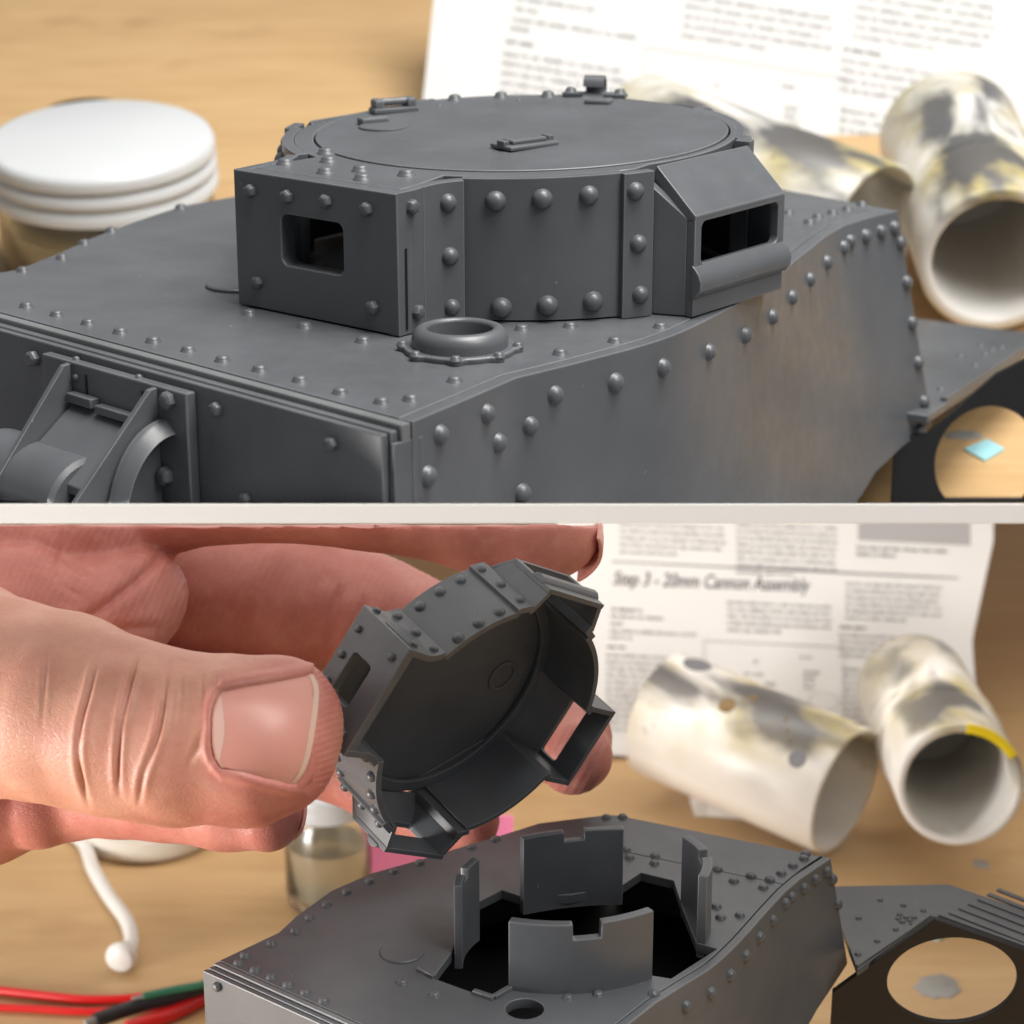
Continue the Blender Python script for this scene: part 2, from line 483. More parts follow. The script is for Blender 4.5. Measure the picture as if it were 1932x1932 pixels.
wall('left_plate', [tuple(rear_l[:2])]+[(x, y) for x, y in left]+[(front_l.x-3.9, front_l.y+4)], 1.2, -60, zd-1.5, 'grey', hull, .1)
# front: two ledge strips and the stepped front plate
def fp(t, d, z): p = front_r+ef*t+nf*d; return Vector((p.x, p.y, z))
def front_box(name, t0, t1, d0, d1, za, zb, mat, bevel=.12, slope=None):
    vs = []
    for t in (t0, t1):
        for d in (d0, d1):
            yb = fp(t, d, 0).y
            vs += [fp(t, d, zb if zb is not None else zr(yb)+.02), fp(t, d, za)]
    return part(name, vs, [(0, 1, 3, 2), (4, 6, 7, 5), (0, 4, 5, 1), (2, 3, 7, 6), (0, 2, 6, 4), (1, 5, 7, 3)], mat, hull, bevel)
front_box('front_ledge', .15, 66, .06, 1.15, zd-.1, zd-2.2, 'grey_edge', .16)
front_box('front_ledge', .5, 66, 1.2, 2.0, zd-.55, zd-2.4, 'grey', .18)
fplate = front_box('front_plate', .75, 66, 2.05, 2.75, zd-.7, None, 'grey', .16)
front_box('corner_post', .12, 1.6, -1.2, 2.0, zd-1.5, None, 'grey', .1)
tcut = 29.
def tf(px, py, d):                              # position along the front plate of a sight line
    h = hit(px, py, fp(0, d, 0), nf); v = Vector((h.x, h.y, 0))-front_r; return v.dot(ef), h.z
t_a, _ = tf(360, 760, 3.4); t_b, _ = tf(88, 690, 3.4)
t_c = t_b+9
mplate = front_box('gun_mount_plate', t_a, t_b, 2.78, 3.9, zd-1.35, None, 'grey', .18)
# bracket fins
def fin(name, px0, reach, zt):
    t, _ = tf(px0[0], px0[1], 3.9)
    pr = [(3.92, zd-zt), (4.7, zd-zt-.1), (3.92+reach, zd-zt-reach*1.15), (3.92+reach, None), (3.92, None)]
    vs = []
    for tt in (t-.32, t+.32):
        for d, z in pr:
            p = fp(tt, d, 0); vs.append(fp(tt, d, z if z is not None else min(zr(p.y)+.02, zd-zt-reach*1.15-.5)))
    n = 5
    fs = [tuple(range(n)), tuple(range(2*n-1, n-1, -1))]+[(i, n+i, n+(i+1) % n, (i+1) % n) for i in range(n)]
    part(name, vs, fs, 'grey', hull, .12)
    return t
t1 = fin('bracket_fin', (292, 715), 9.5, 1.5)
t2 = fin('bracket_fin', (128, 655), 10.5, 1.5)
# hinge bars, flap and ball housing between the fins
def fbox(name, t0, t1, d0, d1, za, zb, mat='grey', bevel=.12):
    vs = [fp(t, d, z) for t in (t0, t1) for d in (d0, d1) for z in (zb, za)]
    return part(name, vs, [(0, 1, 3, 2), (4, 6, 7, 5), (0, 4, 5, 1), (2, 3, 7, 6), (0, 2, 6, 4), (1, 5, 7, 3)], mat, hull, bevel)
fbox('hinge_bar', t1+.6, t1+(t2-t1)*.62, 3.92, 4.9, zd-4.4, zd-5.2)
fbox('hinge_bar', t1+(t2-t1)*.66, t2-.6, 3.92, 4.9, zd-4.0, zd-4.9)
for tt in (t1+1.7, t2-2.6): fbox('slot_rib', tt, tt+.22, 3.9, 4.02, zd-2.2, zd-4.4, 'black', .02)
vs = [fp(t, d, z) for t, d, z in ((t1+.5, 4.0, zd-5.3), (t2-.5, 4.0, zd-5.0), (t2-.5, 10.5, zd-9.6), (t1+.5, 10.5, zd-9.9))]
vs += [v-Vector((0, 0, .9)) for v in vs]
part('visor_flap', vs, [(0, 1, 2, 3), (7, 6, 5, 4), (0, 4, 5, 1), (1, 5, 6, 2), (2, 6, 7, 3), (3, 7, 4, 0)], 'grey', hull, .15)
def shell(name, t0, prof, n, a0, a1, mat, th=.8):
    """part of a drum whose axis runs along the front plate"""
    vs = []; m = len(prof)
    for k in range(n+1):
        a = math.radians(a0+(a1-a0)*k/n)
        for tt, rr in prof: vs.append((tt, rr*math.cos(a), rr*math.sin(a)))
    return vs
def drum(name, t0, t1_, dc, zc, r, mat='grey'):
    c0, c1 = fp(t0, dc, zc), fp(t1_, dc, zc); L = (c1-c0).length
    v, f = lathe_vf([(.05, 0), (r*.9, 0), (r, .35), (r, L-.35), (r*.9, L), (.05, L)], c0, c1-c0, 40)
    return part(name, v, f, mat, hull, 0)
drum('ball_housing', t1+4.6, t2+6, 8.2, zd-12.6, 4.6)
# crescent shield beside the housing
cres = []; z0c = tf(283, 783, 4.2)[1]; zc_ = z0c-9
for k in range(19):
    a = math.radians(96-92*k/18); c_, s_ = math.cos(a), math.sin(a)
    for tt, sc_ in ((t1-2.6, .86), (t1-1.6, .97), (t1-.9, 1.0), (t1-.55, .97), (t1-.55, .86)):
        cres.append(fp(tt, 3.95+6.6*c_*sc_, zc_+9*s_*sc_))
f = []
for k in range(18):
    for j in range(5): f.append((k*5+j, k*5+(j+1) % 5, k*5+5+(j+1) % 5, k*5+5+j))
f += [(4, 3, 2, 1, 0), (90, 91, 92, 93, 94)]
part('crescent_shield', cres, f, 'grey', hull, .2)

I4 = Matrix.Identity(4)
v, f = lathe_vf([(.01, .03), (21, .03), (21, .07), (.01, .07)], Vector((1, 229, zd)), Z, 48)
part('turret_shade_disc', v, f, 'black', hull)  # black disc laid on the deck as painted shade inside the turret
Th = Matrix.Translation(BASE[hull.name]); Thi = Th.inverted()
ch = caster([deck, deck2, side, fplate, mplate], [Th]*5)
deck_rv = [(43, 512), (117, 488), (159, 460), (210, 437), (270, 413), (341, 393), (415, 374),
           (50, 579), (107, 595), (166, 611), (227, 628), (289, 645), (355, 662), (420, 681), (490, 699), (566, 719), (642, 742), (720, 760), (775, 755),
           (470, 593), (575, 618), (685, 645), (858, 720), (985, 622), (1076, 617), (1057, 668), (1160, 645), (1246, 618),
           (1488, 403), (1527, 421), (1543, 410), (1571, 403), (1599, 396), (1626, 387), (1547, 369), (1477, 472)]
rivets(hull, ch, Thi, deck_rv, .64, 'flat')
side_rv = [(1337, 664), (1405, 632), (1456, 598), (1493, 561), (1527, 527), (1559, 495), (1591, 467), (1604, 455), (1633, 446), (1662, 437), (1687, 430), (1698, 458),
           (1710, 533), (1720, 609), (1732, 684), (1743, 758), (1735, 813), (1714, 844), (1693, 876), (1670, 909), (1648, 941),
           (1250, 693), (1160, 722), (1047, 745), (1000, 803), (985, 930), (918, 780), (940, 835), (830, 820), (806, 898)]
rivets(hull, ch, Thi, side_rv, .84, 'dome')
rivets(hull, ch, Thi, [(410, 772), (627, 838), (465, 942)], .6, 'hex', 'bolt')
rivets(hull, ch, Thi, [(320, 755), (315, 897), (66, 676)], .78, 'hex', 'bolt')
rivets(hull, ch, Thi, [(144, 678), (143, 712), (262, 712)], .34, 'dome')
# round collar on the deck
cc = onz(868, 662, zd); cl = cc-BASE[hull.name]
lob = []
for k in range(160):
    a = 2*math.pi*k/160; c8 = math.cos(8*a+.4)
    lob.append((5.05+.62*max(0, c8)**1.5)); 
lob = [(cc.x+r_*math.cos(2*math.pi*k/160), cc.y+r_*math.sin(2*math.pi*k/160)) for k, r_ in enumerate(lob)]
col_o = plate('collar', lob, [circ(cc.x, cc.y, 2.6, 40)], (Vector((0, 0, zd+.55)), X, Y), .6, 'grey', hull, .18)
v, f = lathe_vf([(4.35, .3), (4.35, 1.2), (4.22, 1.75), (3.85, 2.15), (3.4, 2.3), (3.08, 2.2), (2.92, 1.9), (2.92, .3)], cc, Z, 64, True)
put('collar_ring', mesh_vf(v, f, 0, cc*0+BASE[hull.name], angle=60), 'grey', col_o)
v, f = lathe_vf([(.01, .1), (2.9, .1), (2.9, .2), (.01, .2)], cc, Z, 40)
put('collar_floor', mesh_vf(v, f, 0, BASE[hull.name]), 'black', col_o)
for k in range(8):
    a = (2*math.pi*k-.4)/8
    fitting('flat', 'collar_bolt', col_o, cl+Vector((5.2*math.cos(a), 5.2*math.sin(a), .52)), Z, .46)
dc = onz(452, 540, zd)
v, f = lathe_vf([(.01, -.2), (3.4, -.2), (3.4, .28), (3.25, .4), (.01, .4)], dc, Z, 48)
part('pivot_disc', v, f, 'grey', hull)
# engine deck behind the side armour, and the pierced black hull side under it
ze = -73.5
n1, n2 = onz(1752, 782, ze), onz(1905, 680, ze); dn = (n2-n1).normalized(); n2 = n1+dn*46
bk = Vector((-dn.y, dn.x, 0)); bk = bk if bk.y > 0 else -bk
n1 = n1-dn*.5
ed = [n1, n2, n2+bk*26, n1+bk*26]
eng = plate('engine_deck', [(p.x, p.y) for p in ed], [], (Vector((0, 0, ze)), X, Y), 1.1, 'grey', hull, .15)
vs, fs = box_vf((n1+dn*7+n2)/2+bk*.5+Z*.25, dn, bk, Z, (n2-n1).length-7, .9, .55); part('edge_strip', vs, fs, 'grey', hull, .1)
che = caster([eng], [Th])
rivets(hull, che, Thi, [(1775, 735), (1812, 672), (1840, 690), (1858, 668), (1850, 652), (1872, 660), (1890, 655)], .42, 'flat')
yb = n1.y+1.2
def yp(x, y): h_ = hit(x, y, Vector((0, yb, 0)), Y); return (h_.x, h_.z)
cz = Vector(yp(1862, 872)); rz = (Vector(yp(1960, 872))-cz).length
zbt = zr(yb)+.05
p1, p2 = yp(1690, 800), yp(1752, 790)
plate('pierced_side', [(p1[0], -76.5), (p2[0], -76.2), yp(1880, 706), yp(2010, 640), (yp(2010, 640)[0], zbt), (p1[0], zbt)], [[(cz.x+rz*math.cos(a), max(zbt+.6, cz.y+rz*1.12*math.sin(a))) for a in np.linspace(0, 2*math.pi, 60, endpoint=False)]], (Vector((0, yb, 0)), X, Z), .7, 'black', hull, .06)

for o in [c for c in hull.children_recursive if c.type == 'MESH' and c.data.users == 1]:
    bz = BASE[hull.name]
    for v in o.data.vertices:
        p = v.co*1000+bz; lim = (zr(p.y) if p.y < Y1 else zu(p.y))+.03
        if p.z < lim: v.co.z = (lim-bz.z)*MM

# ------------------------------------------------------------------ turret (local frame: x forward, y towards its right-hand visor, z up)
H0 = 14.1
def zt_(x, y): return H0*(1-.0022*x)
def pol(t, R): return (R*math.cos(math.radians(t)), R*math.sin(math.radians(t)))
def arc(t0, t1, R, n): return [pol(t0+(t1-t0)*k/n, R) for k in range(n+1)]
ZERO = Vector((0, 0, 0))
def make_turret(name):
    t = bpy.data.objects.new(name, None); COL.objects.link(t); t.empty_display_size = .005
    out = {}
    W = lambda nm, pts, d, z0=0., cutz=0, mat='grey', b=.12: wall(nm, pts, d, z0, 0, mat, t, b, ZERO, lambda x, y: zt_(x, y)-cutz)
    def visor(Mx, sgn, out, key, yo, hw, ww, sill=True):
        T = lambda vv: [Mx @ v for v in vv]
        zh = (Mx @ Vector((0, 24, 0))).x; z1 = zt_(zh, 0)
        prof = [(22.6, z1-.12), (yo, 9.7), (yo, 9.1), (yo-1, 8.9), (21.9, z1-1.55)]
        vv = [Vector((xx, yy, zz)) for xx in (-hw, hw) for yy, zz in prof]; m = 5
        ff = [tuple(range(m)), tuple(range(2*m-1, m-1, -1))]+[(i, m+i, m+(i+1) % m, (i+1) % m) for i in range(m)]
        hood = part('visor_hood', T(vv), ff, 'grey', t, .14, ZERO); out[key] = hood
        ex = Mx @ Vector((-1, 0, 0)); n_ = Mx @ Vector((0, 1, 0))
        if ex.cross(Z).dot(n_) < 0: ex = -ex
        plate('visor_face', [(-hw, 9.3), (-hw, 0), (hw, 0), (hw, 9.3)], [rrect(-ww, ww, 4.9, 9.0, .7)], (n_*yo, ex, Z), .95, 'grey', hood, .12, ZERO)
        if sill:
            pr2 = [(yo-.2, 5.0), (yo+.15, 4.75), (yo+.62, 4.2), (yo+.95, 3.4), (yo+.85, 2.6), (yo+.3, 1.95), (yo-.2, 1.75)]
            vv = [Vector((xx, yy, zz)) for xx in (-hw-.18, hw+.18) for yy, zz in pr2]; m = 7
            ff = [tuple(range(m)), tuple(range(2*m-1, m-1, -1))]+[(i, m+i, m+(i+1) % m, (i+1) % m) for i in range(m)]
            put('visor_sill', mesh_vf(T(vv), ff, .12, ZERO, angle=50), 'grey', hood)
        for xs in (-1, 1):
            k_ = 1.25 if yo < 28 else 0.
            pr3 = [(21.9, 0, k_*1.3), (yo-.95, 0, 0), (yo-.95, 9.35, 0), (21.9, z1-1.0, k_*1.3)]
            vv = [Vector(((xx+kk)*xs, yy, zz)) for xx in (hw-1.05, hw-.02) for yy, zz, kk in pr3]
            ff = [(0, 1, 2, 3), (7, 6, 5, 4)]+[(i, 4+i, 4+(i+1) % 4, (i+1) % 4) for i in range(4)]
            put('visor_cheek', mesh_vf(T(vv), ff, .1, ZERO), 'grey', hood)
        return hood
    visor(Matrix(((0, -1, 0), (1, 0, 0), (0, 0, 1))), 1, out, 'rear', 29.0, 8.2, 6.4, False)
    for s in (1, -1):
        S = lambda pts: [(x, y*s) for x, y in pts]
        o = W('wall_panel', S(arc(25.5, 62, 24.6, 14)), 1.2*s); out[('panel', s)] = o
        W('wall_panel', S(arc(114, 160.2, 22.9, 16)+[(-22.6, 7.3)]), 1.0*s)
        o = W('visor_flange', S(arc(61, 67.2, 25.3, 4)+[(9.3, 23.5)]), 1.2*s, -.1); out[('vfl', s)] = o
        W('visor_flange', S([(-9.0, 22.6)]+arc(112, 116.5, 23.7, 4)), 1.2*s, -.1)
        o = W('front_flange', S([(27.2, 10.35), (25.7, 10.32), (24.5, 10.55), (23.5, 11.0), (22.75, 11.5)]), 1.25*s, -.1); out[('ffl', s)] = o
        o = W('box_side', S([(30.9, 10.5), (28.9, 10.45), (27.2, 10.35)]), 1.2*s, -.1); out[('bside', s)] = o
        # visor: hood over a pierced face, cheeks and a rounded sill
        visor(Matrix.Identity(3) if s == 1 else Matrix.Diagonal((1, -1, 1)), s, out, ('hood', s), 27.2, 7.8, 6.7)
    hf = zt_(31, 0)
    out['face'] = plate('front_face', [(-10.5, 0), (10.5, 0), (10.5, hf), (-10.5, hf)], [rrect(-4.3, 3.7, 4.7, 9.6, .8)], (Vector((31, 0, 0)), Y, Z), 1.9, 'grey', t, .16, ZERO)
    # roof with the hatch opening cut out
    ro = [(29.05, 9.2), (26.6, 9.1)]+arc(20.6, 66, 23.36, 18)+arc(72, 160, 22.2, 28)+[(-21.9, 3)]
    ro = ro+[(x, -y) for x, y in ro[::-1]]
    chord = [pol(-104, 22.0), pol(-160, 22.0)]
    lidpts = arc(-104, -360-(-200), 22.0, 1)
    lid_o = [pol(a, 21.2) for a in np.linspace(-103, 199, 90)]
    hole = [pol(a, 21.4) for a in np.linspace(-102.3, 198.3, 90)]
    def roof_plate(nm, outer, holes, dz, th, mat='grey', parent=t):
        o = plate(nm, outer, holes, (Vector((0, 0, 0)), X, Y), th, mat, parent, .14, ZERO)
        for v in o.data.vertices: v.co.z += (zt_(v.co.x*1000, 0)+dz)*MM
        return o
    out['roof'] = roof_plate('roof_plate', ro, [hole], -.03, 1.2)
    out['lid'] = roof_plate('hatch_lid', lid_o, [], .10, 1.15)
    roof_plate('hatch_stop_ring', circ(0, 0, 21.9, 72), [circ(0, 0, 19.8, 72)], -1.25, .9)
    roof_plate('underside_boss', circ(12, 9, 4.2, 40), [circ(12, 9, 3.7, 40)], -1.0, .35)
    roof_plate('underside_boss', circ(-12, 4, 3.2, 40), [circ(-12, 4, 2.4, 40)], -1.0, .35)
    return t, out

def turret_parts_roof(t):
    lidz = lambda x: zt_(x, 0)+.10
    def lb(name, c, ang, sx, sy, sz, parent=t, b=.16, mat='grey'):
        a = math.radians(ang); ex = Vector((math.cos(a), math.sin(a), 0)); ey = Vector((-math.sin(a), math.cos(a), 0))
        vs, fs = box_vf(Vector(c), ex, ey, Z, sx, sy, sz); return put(name, mesh_vf(vs, fs, b, ZERO), mat, parent)
    # grab handle recess in the middle of the hatch
    c = Vector((7.0, 6.0, lidz(7)+.22)); h = lb('hatch_handle', c, -12, 6.2, 3.4, .5, t, .2)
    lb('handle_rim', c+Vector((0, 0, .45)), -12, 4.4, 1.9, .5, h, .2)
    lb('handle_lug', c+Vector((2.9, -.4, .35)), -12, .7, 1.2, .7, h, .12); lb('handle_lug', c+Vector((-2.9, .6, .35)), -12, .7, 1.2, .7, h, .12)
    # front hinge: bracket with pin
    ca = -25
    c = Vector((-1.0, -18.6, lidz(0)+.3)); h = lb('hinge_base', c, ca, 5.2, 1.9, .55, t, .15)
    for k in (-1, 1):
        d = Vector((math.cos(math.radians(ca)), math.sin(math.radians(ca)), 0))*(1.9*k)
        lb('hinge_lug', c+d+Vector((0, 0, .65)), ca, 1.1, 1.7, 1.2, h, .3)
    p0 = c+Vector((0, 0, .85)); d = Vector((math.cos(math.radians(ca)), math.sin(math.radians(ca)), 0))
    v, f = tube_vf([p0-d*2.3, p0+d*2.3], .42, 12); put('hinge_pin', mesh_vf(v, f, .06, ZERO), 'grey', h)
    # teardrop pad next to it
    v, f = lathe_vf([(.01, -.1), (2.6, -.1), (2.6, .12), (2.45, .22), (.01, .22)], Vector((6.6, -13.2, lidz(7))), Z, 40)
    p = put('lid_pad', mesh_vf(v, f, 0, ZERO), 'grey', t)
    lb('pad_block', (5.6, -15.6, lidz(6)+.35), -20, 3.2, 1.5, .8, p, .25)
    # curled rear hinge strap
    c0 = Vector((-21.3, -6.6, zt_(-21, 0)-.05)); d = Vector((-.42, .91, 0)); out = Vector((-.91, -.42, 0))
    a1 = [c0-out*1.6+Z*.1]; 
    for k in range(13):
        a = math.radians(-90+270*k/12+0); a1.append(c0+out*(1.0*math.cos(a)*-1)*-1+Z*(1.25+1.2*math.sin(a))-out*.2)
    vs = []
    for pnt in a1:
        for wv in (-1.15, 1.15): vs.append(pnt+d.cross(Z).normalized()*0+Vector((out.y, -out.x, 0))*wv)
    n = len(a1); cen = c0+Z*1.25
    vi = [v+((cen-v)-(Vector((out.y, -out.x, 0))*((cen-v).dot(Vector((out.y, -out.x, 0)))))).normalized()*.38 for v in vs]
    fs = []
    for i in range(n-1):
        fs.append((2*i, 2*i+1, 2*i+3, 2*i+2)); fs.append((2*n+2*i, 2*n+2*i+2, 2*n+2*i+3, 2*n+2*i+1))
        fs.append((2*i, 2*i+2, 2*n+2*i+2, 2*n+2*i)); fs.append((2*i+1, 2*n+2*i+1, 2*n+2*i+3, 2*i+3))
    fs += [(0, 2*n, 2*n+1, 1), (2*n-2, 2*n-1, 4*n-1, 4*n-2)]
    hs = put('hinge_strap', mesh_vf(vs+vi, fs, 0, ZERO, angle=50), 'grey', t)
    ang = math.degrees(math.atan2(-out.x, out.y))
    lb('strap_foot', c0+Z*.28-out*.2, ang, 7.2, 1.5, .5, hs, .12)
    fitting('flat', 'strap_bolt', hs, c0+Vector((out.y, -out.x, 0))*2.8+Z*.5, Z, .62)
    fitting('flat', 'strap_bolt', hs, c0-Vector((out.y, -out.x, 0))*2.8+Z*.5, Z, .62)
    lb('strap_pad', (-17.4, -3.2, lidz(-17)+.25), ang, 2.9, 2.0, .6, t, .25)

tur, TP = make_turret('tank_turret')
turret_parts_roof(tur)
fwd = Vector((-.6302, -.7764, 0)); sdv = Vector((.7764, -.6302, 0))
TC = Vector((1, 229, zd+.16))
Mt = Matrix(((fwd.x, sdv.x, 0, TC.x), (fwd.y, sdv.y, 0, TC.y), (0, 0, 1, TC.z), (0, 0, 0, 1)))
Mti = Mt.inverted()
def set_world(o, m):                             # m in lens-origin mm, maps local mm to mm
    mm = m.copy(); mm.translation = (m.translation+Vector((0, 0, Z0)))*MM
    o.matrix_world = mm
set_world(tur, Mt)
tag(tur, 'grey riveted tank turret seated on the hull, hatch lid closed', 'model turret', 'tank turrets')
objs = [TP['face'], TP[('bside', 1)], TP[('ffl', 1)], TP[('panel', 1)], TP[('vfl', 1)], TP['roof'], TP['lid']]
ct = caster(objs, [Mt]*len(objs))
rivets(tur, ct, Mti, [(474, 360), (543, 371), (616, 380), (693, 395), (487, 533), (704, 580)], .62, 'hex', 'bolt')
rivets(tur, ct, Mti, [(775, 390), (786, 588)], .62, 'hex', 'bolt')
rivets(tur, ct, Mti, [(845, 383), (849, 484), (853, 580)], .8)
rivets(tur, ct, Mti, [(935, 380), (1023, 376), (1111, 369), (946, 581), (1033, 577), (1119, 569)], .92)
rivets(tur, ct, Mti, [(1199, 361), (1204, 460), (1208, 556)], .8)
for x, y in ((20.1, -8.6), (26.2, -8.2), (23.1, -5.4), (27.3, -1.8), (24.7, .3), (27.6, 3.2), (23.9, 5.4)):
    fitting('flat', 'roof_bolt', tur, Vector((x, y, zt_(x, 0))), Z, .78, 0, .9)
for a, R in ((-106, 21.9), (-121, 21.9), (-135, 21.9), (-149, 21.9)):
    x, y = pol(a, R-.2); fitting('flat', 'roof_rivet', tur, Vector((x, y, zt_(x, 0))), Z, .72)
for a in (-112, -140):
    x, y = pol(a, 18.6); fitting('flat', 'roof_rivet', tur, Vector((x, y, zt_(x, 0))), Z, .3)
# the unseen side carries the mirrored rivets
for o in [c for c in tur.children if c.data in (FIT['dome'], FIT['hex'])]:
    p = o.matrix_basis.translation*1000
    if p.y > 8:
        n = (o.matrix_basis.to_3x3() @ Z).normalized()
        fitting('dome' if o.data is FIT['dome'] else 'hex', 'rivet', tur, Vector((p.x, -p.y, p.z)), Vector((n.x, -n.y, n.z)), o.matrix_basis.to_scale().x)
# slit in the box side
vs, fs = box_vf(Vector((29.9, 10.52, 4.2)), X, Y, Z, .26, .12, 7.6)
put('slit', mesh_vf(vs, fs, 0, ZERO), 'black', tur)

# ------------------------------------------------------------------ the turret held in the hand: a copy, tipped on its side
def copy_tree(o, parent=None, ren=None):
    c = o.copy(); COL.objects.link(c); c.parent = parent
    for chd in list(o.children): copy_tree(chd, c)
    return c
tur2 = copy_tree(tur)
def rotv(wv):
    a = Vector(wv); return Matrix.Rotation(a.length, 3, a.normalized())
PS = .54
R2 = rotv((0.15, -1.47, -1.67))
HC = dep(933, 1374, 205)
HT = Matrix.Translation(HC) @ (R2*PS).to_4x4()
set_world(tur2, HT)
tag(tur2, 'grey tank turret held up between thumb and fingers, open underside showing', 'model turret', 'tank turrets')

# ------------------------------------------------------------------ lower tank hull with the open turret ring
zl = -103.5
hull2 = root('tank_hull', (5, 188, ZB+.02))
tag(hull2, 'grey styrene tank hull with a black turret opening and four upright tabs', 'model tank', 'tank hulls')
BASE[hull2.name] = Vector((5, 188, ZB+.02))
def ql(x, y, z=zl): p = onz(x, y, z); return (p.x, p.y)
rpx = [(1236, 1893), (1291, 1858), (1346, 1823), (1395, 1778), (1445, 1722), (1482, 1682), (1510, 1658), (1568, 1619)]
Rl = [ql(*p) for p in rpx]
Rl = [(p.x, p.y) for p in spline([(x, y, 0) for x, y in Rl[:6]], 4)]+Rl[6:]
fdir = (Vector(ql(600, 1896))-Vector(ql(412, 1812))).normalized()
c_fl = Vector(ql(414, 1812)); c_fr = c_fl+fdir*34
Rl = [tuple(c_fr), (c_fr.x+6.2, c_fr.y+4.6)]+Rl
lpx = [(1165, 1538), (1146, 1537), (1017, 1553), (935, 1579), (850, 1604), (792, 1622), (702, 1647), (624, 1681), (559, 1728), (526, 1759), (414, 1812)]
Ll = [ql(*p) for p in lpx]
inn = offset_poly(Rl, .95); inn[0] = tuple(c_fr-fdir*.4)
rr_ = Vector(Rl[-1]); rl_ = Vector(Ll[0])
outl = inn+[tuple(rr_+(rl_-rr_).normalized()*.9)]+Ll
hole_px = [(816, 1845), (853, 1796), (868, 1752), (890, 1708), (947, 1679), (980, 1690), (1075, 1688), (1171, 1672), (1209, 1646), (1271, 1661), (1290, 1720), (1313, 1778), (1353, 1790), (1266, 1846), (1218, 1838), (1150, 1862), (1060, 1869), (974, 1859), (931, 1885), (894, 1873)]
hole = [ql(*p) for p in hole_px]
ringc = onz(990, 1903, zl)
s1, s2 = Vector(ql(1478, 1668)), Vector(ql(1170, 1605))
sd = (s2-s1).normalized(); sn = Vector((sd.y, -sd.x)); sn = sn if sn.y < 0 else -sn
FL0 = (Vector((0, 0, zl)), X, Y)
dk = plate('deck_plate', clip(outl, s1+sn*.05, sn), [hole, circ(ringc.x, ringc.y, 1.7, 32)], FL0, 1.0, 'grey', hull2, .08)
dk2 = plate('rear_deck_plate', clip(outl, s1-sn*.05, -sn), [], FL0, 1.0, 'grey', hull2, .08)
dense = []
for i in range(len(Rl)-1):
    m = max(1, int(math.dist(Rl[i], Rl[i+1])/1.4))
    for k in range(m): dense.append(tuple(Vector(Rl[i]).lerp(Vector(Rl[i+1]), k/m)))
dense.append(Rl[-1])
sd2 = side_armour('side_plate', dense, zl, lambda t: .19*max(0, (t-.2)/.8)**1.2, lambda y, t: zl-17+5*max(0, (t-.8)/.2), None, hull2, .85)
wall('left_plate', Ll[1:], .8, zl-20, zl-1.05, 'grey', hull2, .06)
wall('rear_plate', [Rl[-1], Ll[0]], .8, zl-14, zl-1.05, 'grey', hull2, .06)
# lower body that carries the deck, black inside
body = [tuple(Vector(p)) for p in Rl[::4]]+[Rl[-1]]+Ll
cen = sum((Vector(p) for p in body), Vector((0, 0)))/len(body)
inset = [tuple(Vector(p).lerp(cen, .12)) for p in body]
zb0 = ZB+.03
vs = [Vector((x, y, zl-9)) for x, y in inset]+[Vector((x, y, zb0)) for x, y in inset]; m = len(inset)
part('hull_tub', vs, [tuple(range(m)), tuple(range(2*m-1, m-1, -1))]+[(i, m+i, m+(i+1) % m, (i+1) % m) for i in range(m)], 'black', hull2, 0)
# stepped front plate
nfl = Vector((fdir.y, -fdir.x)); nfl = nfl if nfl.y < 0 else -nfl
def fl(t, d, z): p = c_fl+fdir*t+nfl*d; return Vector((p.x, p.y, z))
def flb(name, t0, t1, d0, d1, za, zb, mat, bevel=.08):
    vs = [fl(t, d, z) for t in (t0, t1) for d in (d0, d1) for z in (zb, za)]
    return part(name, vs, [(0, 1, 3, 2), (4, 6, 7, 5), (0, 4, 5, 1), (2, 3, 7, 6), (0, 2, 6, 4), (1, 5, 7, 3)], mat, hull2, bevel)
flb('front_ledge', -.1, 33.5, .05, .65, zl-.08, zl-1.5, 'grey_edge')
flb('front_ledge', -.2, 33.5, .70, 1.2, zl-.3, zl-1.6, 'grey')
fpl = flb('front_plate', -.4, 33.3, 1.24, 1.75, zl-.42, zl-18, 'grey')
# rail pieces round the opening
def rail(a, b, mat='grey', w_=.55):
    A, B = onz(*a, zl), onz(*b, zl); d = (B-A).normalized()
    vs, fs = box_vf((A+B)/2+Z*.16, d, Vector((-d.y, d.x, 0)), Z, (B-A).length, w_, .5); part('opening_rail', vs, fs, mat, hull2, .1)
rail((790, 1830), (820, 1846)); rail((893, 1874), (932, 1887)); rail((932, 1885), (975, 1860))
# upright tabs
def tab(a, b, bulge, h, th=.95, notch=(.42, .62), drop=1.5, lean=0.):
    A, B = onz(*a, zl), onz(*b, zl); d = B-A; L = d.length; d.normalize(); nrm = Vector((-d.y, d.x, 0))
    n = 20; us = sorted(set([k/n for k in range(n+1)]+[notch[0], notch[0]+.004, notch[1]-.004, notch[1]]))
    To = []; Bo = []; Ti = []; Bi = []
    for uu in us:
        p = A+d*(L*uu)+nrm*(bulge*4*uu*(1-uu))
        sl = d*0+nrm+d*(-bulge*4*(1-2*uu)/L); sl.normalize()
        q = p-sl*th
        hh = h-(drop if notch[0]+.002 < uu < notch[1]-.002 else 0)
        To.append(p+Z*hh); Ti.append(q+Z*hh); Bo.append(p-Z*1.6); Bi.append(q-Z*1.6)
    vs, fs = ribbon_vf(To, Bo, Bi, Ti)
    return part('upright_tab', vs, fs, 'grey', hull2, .12)
tab((965, 1858), (1219, 1838), -1.5, 6.9)
tab((980, 1692), (1174, 1672), .55, 6.6, .9, (.42, .62), 1.0)
tab((857, 1800), (893, 1742), .5, 7.0, .8, (.4, .6), .8)
tab((1313, 1778), (1283, 1702), -1.1, 7.0, .95, (.45, .62), .9)
Tl = Matrix.Translation(BASE[hull2.name]); Tli = Tl.inverted()
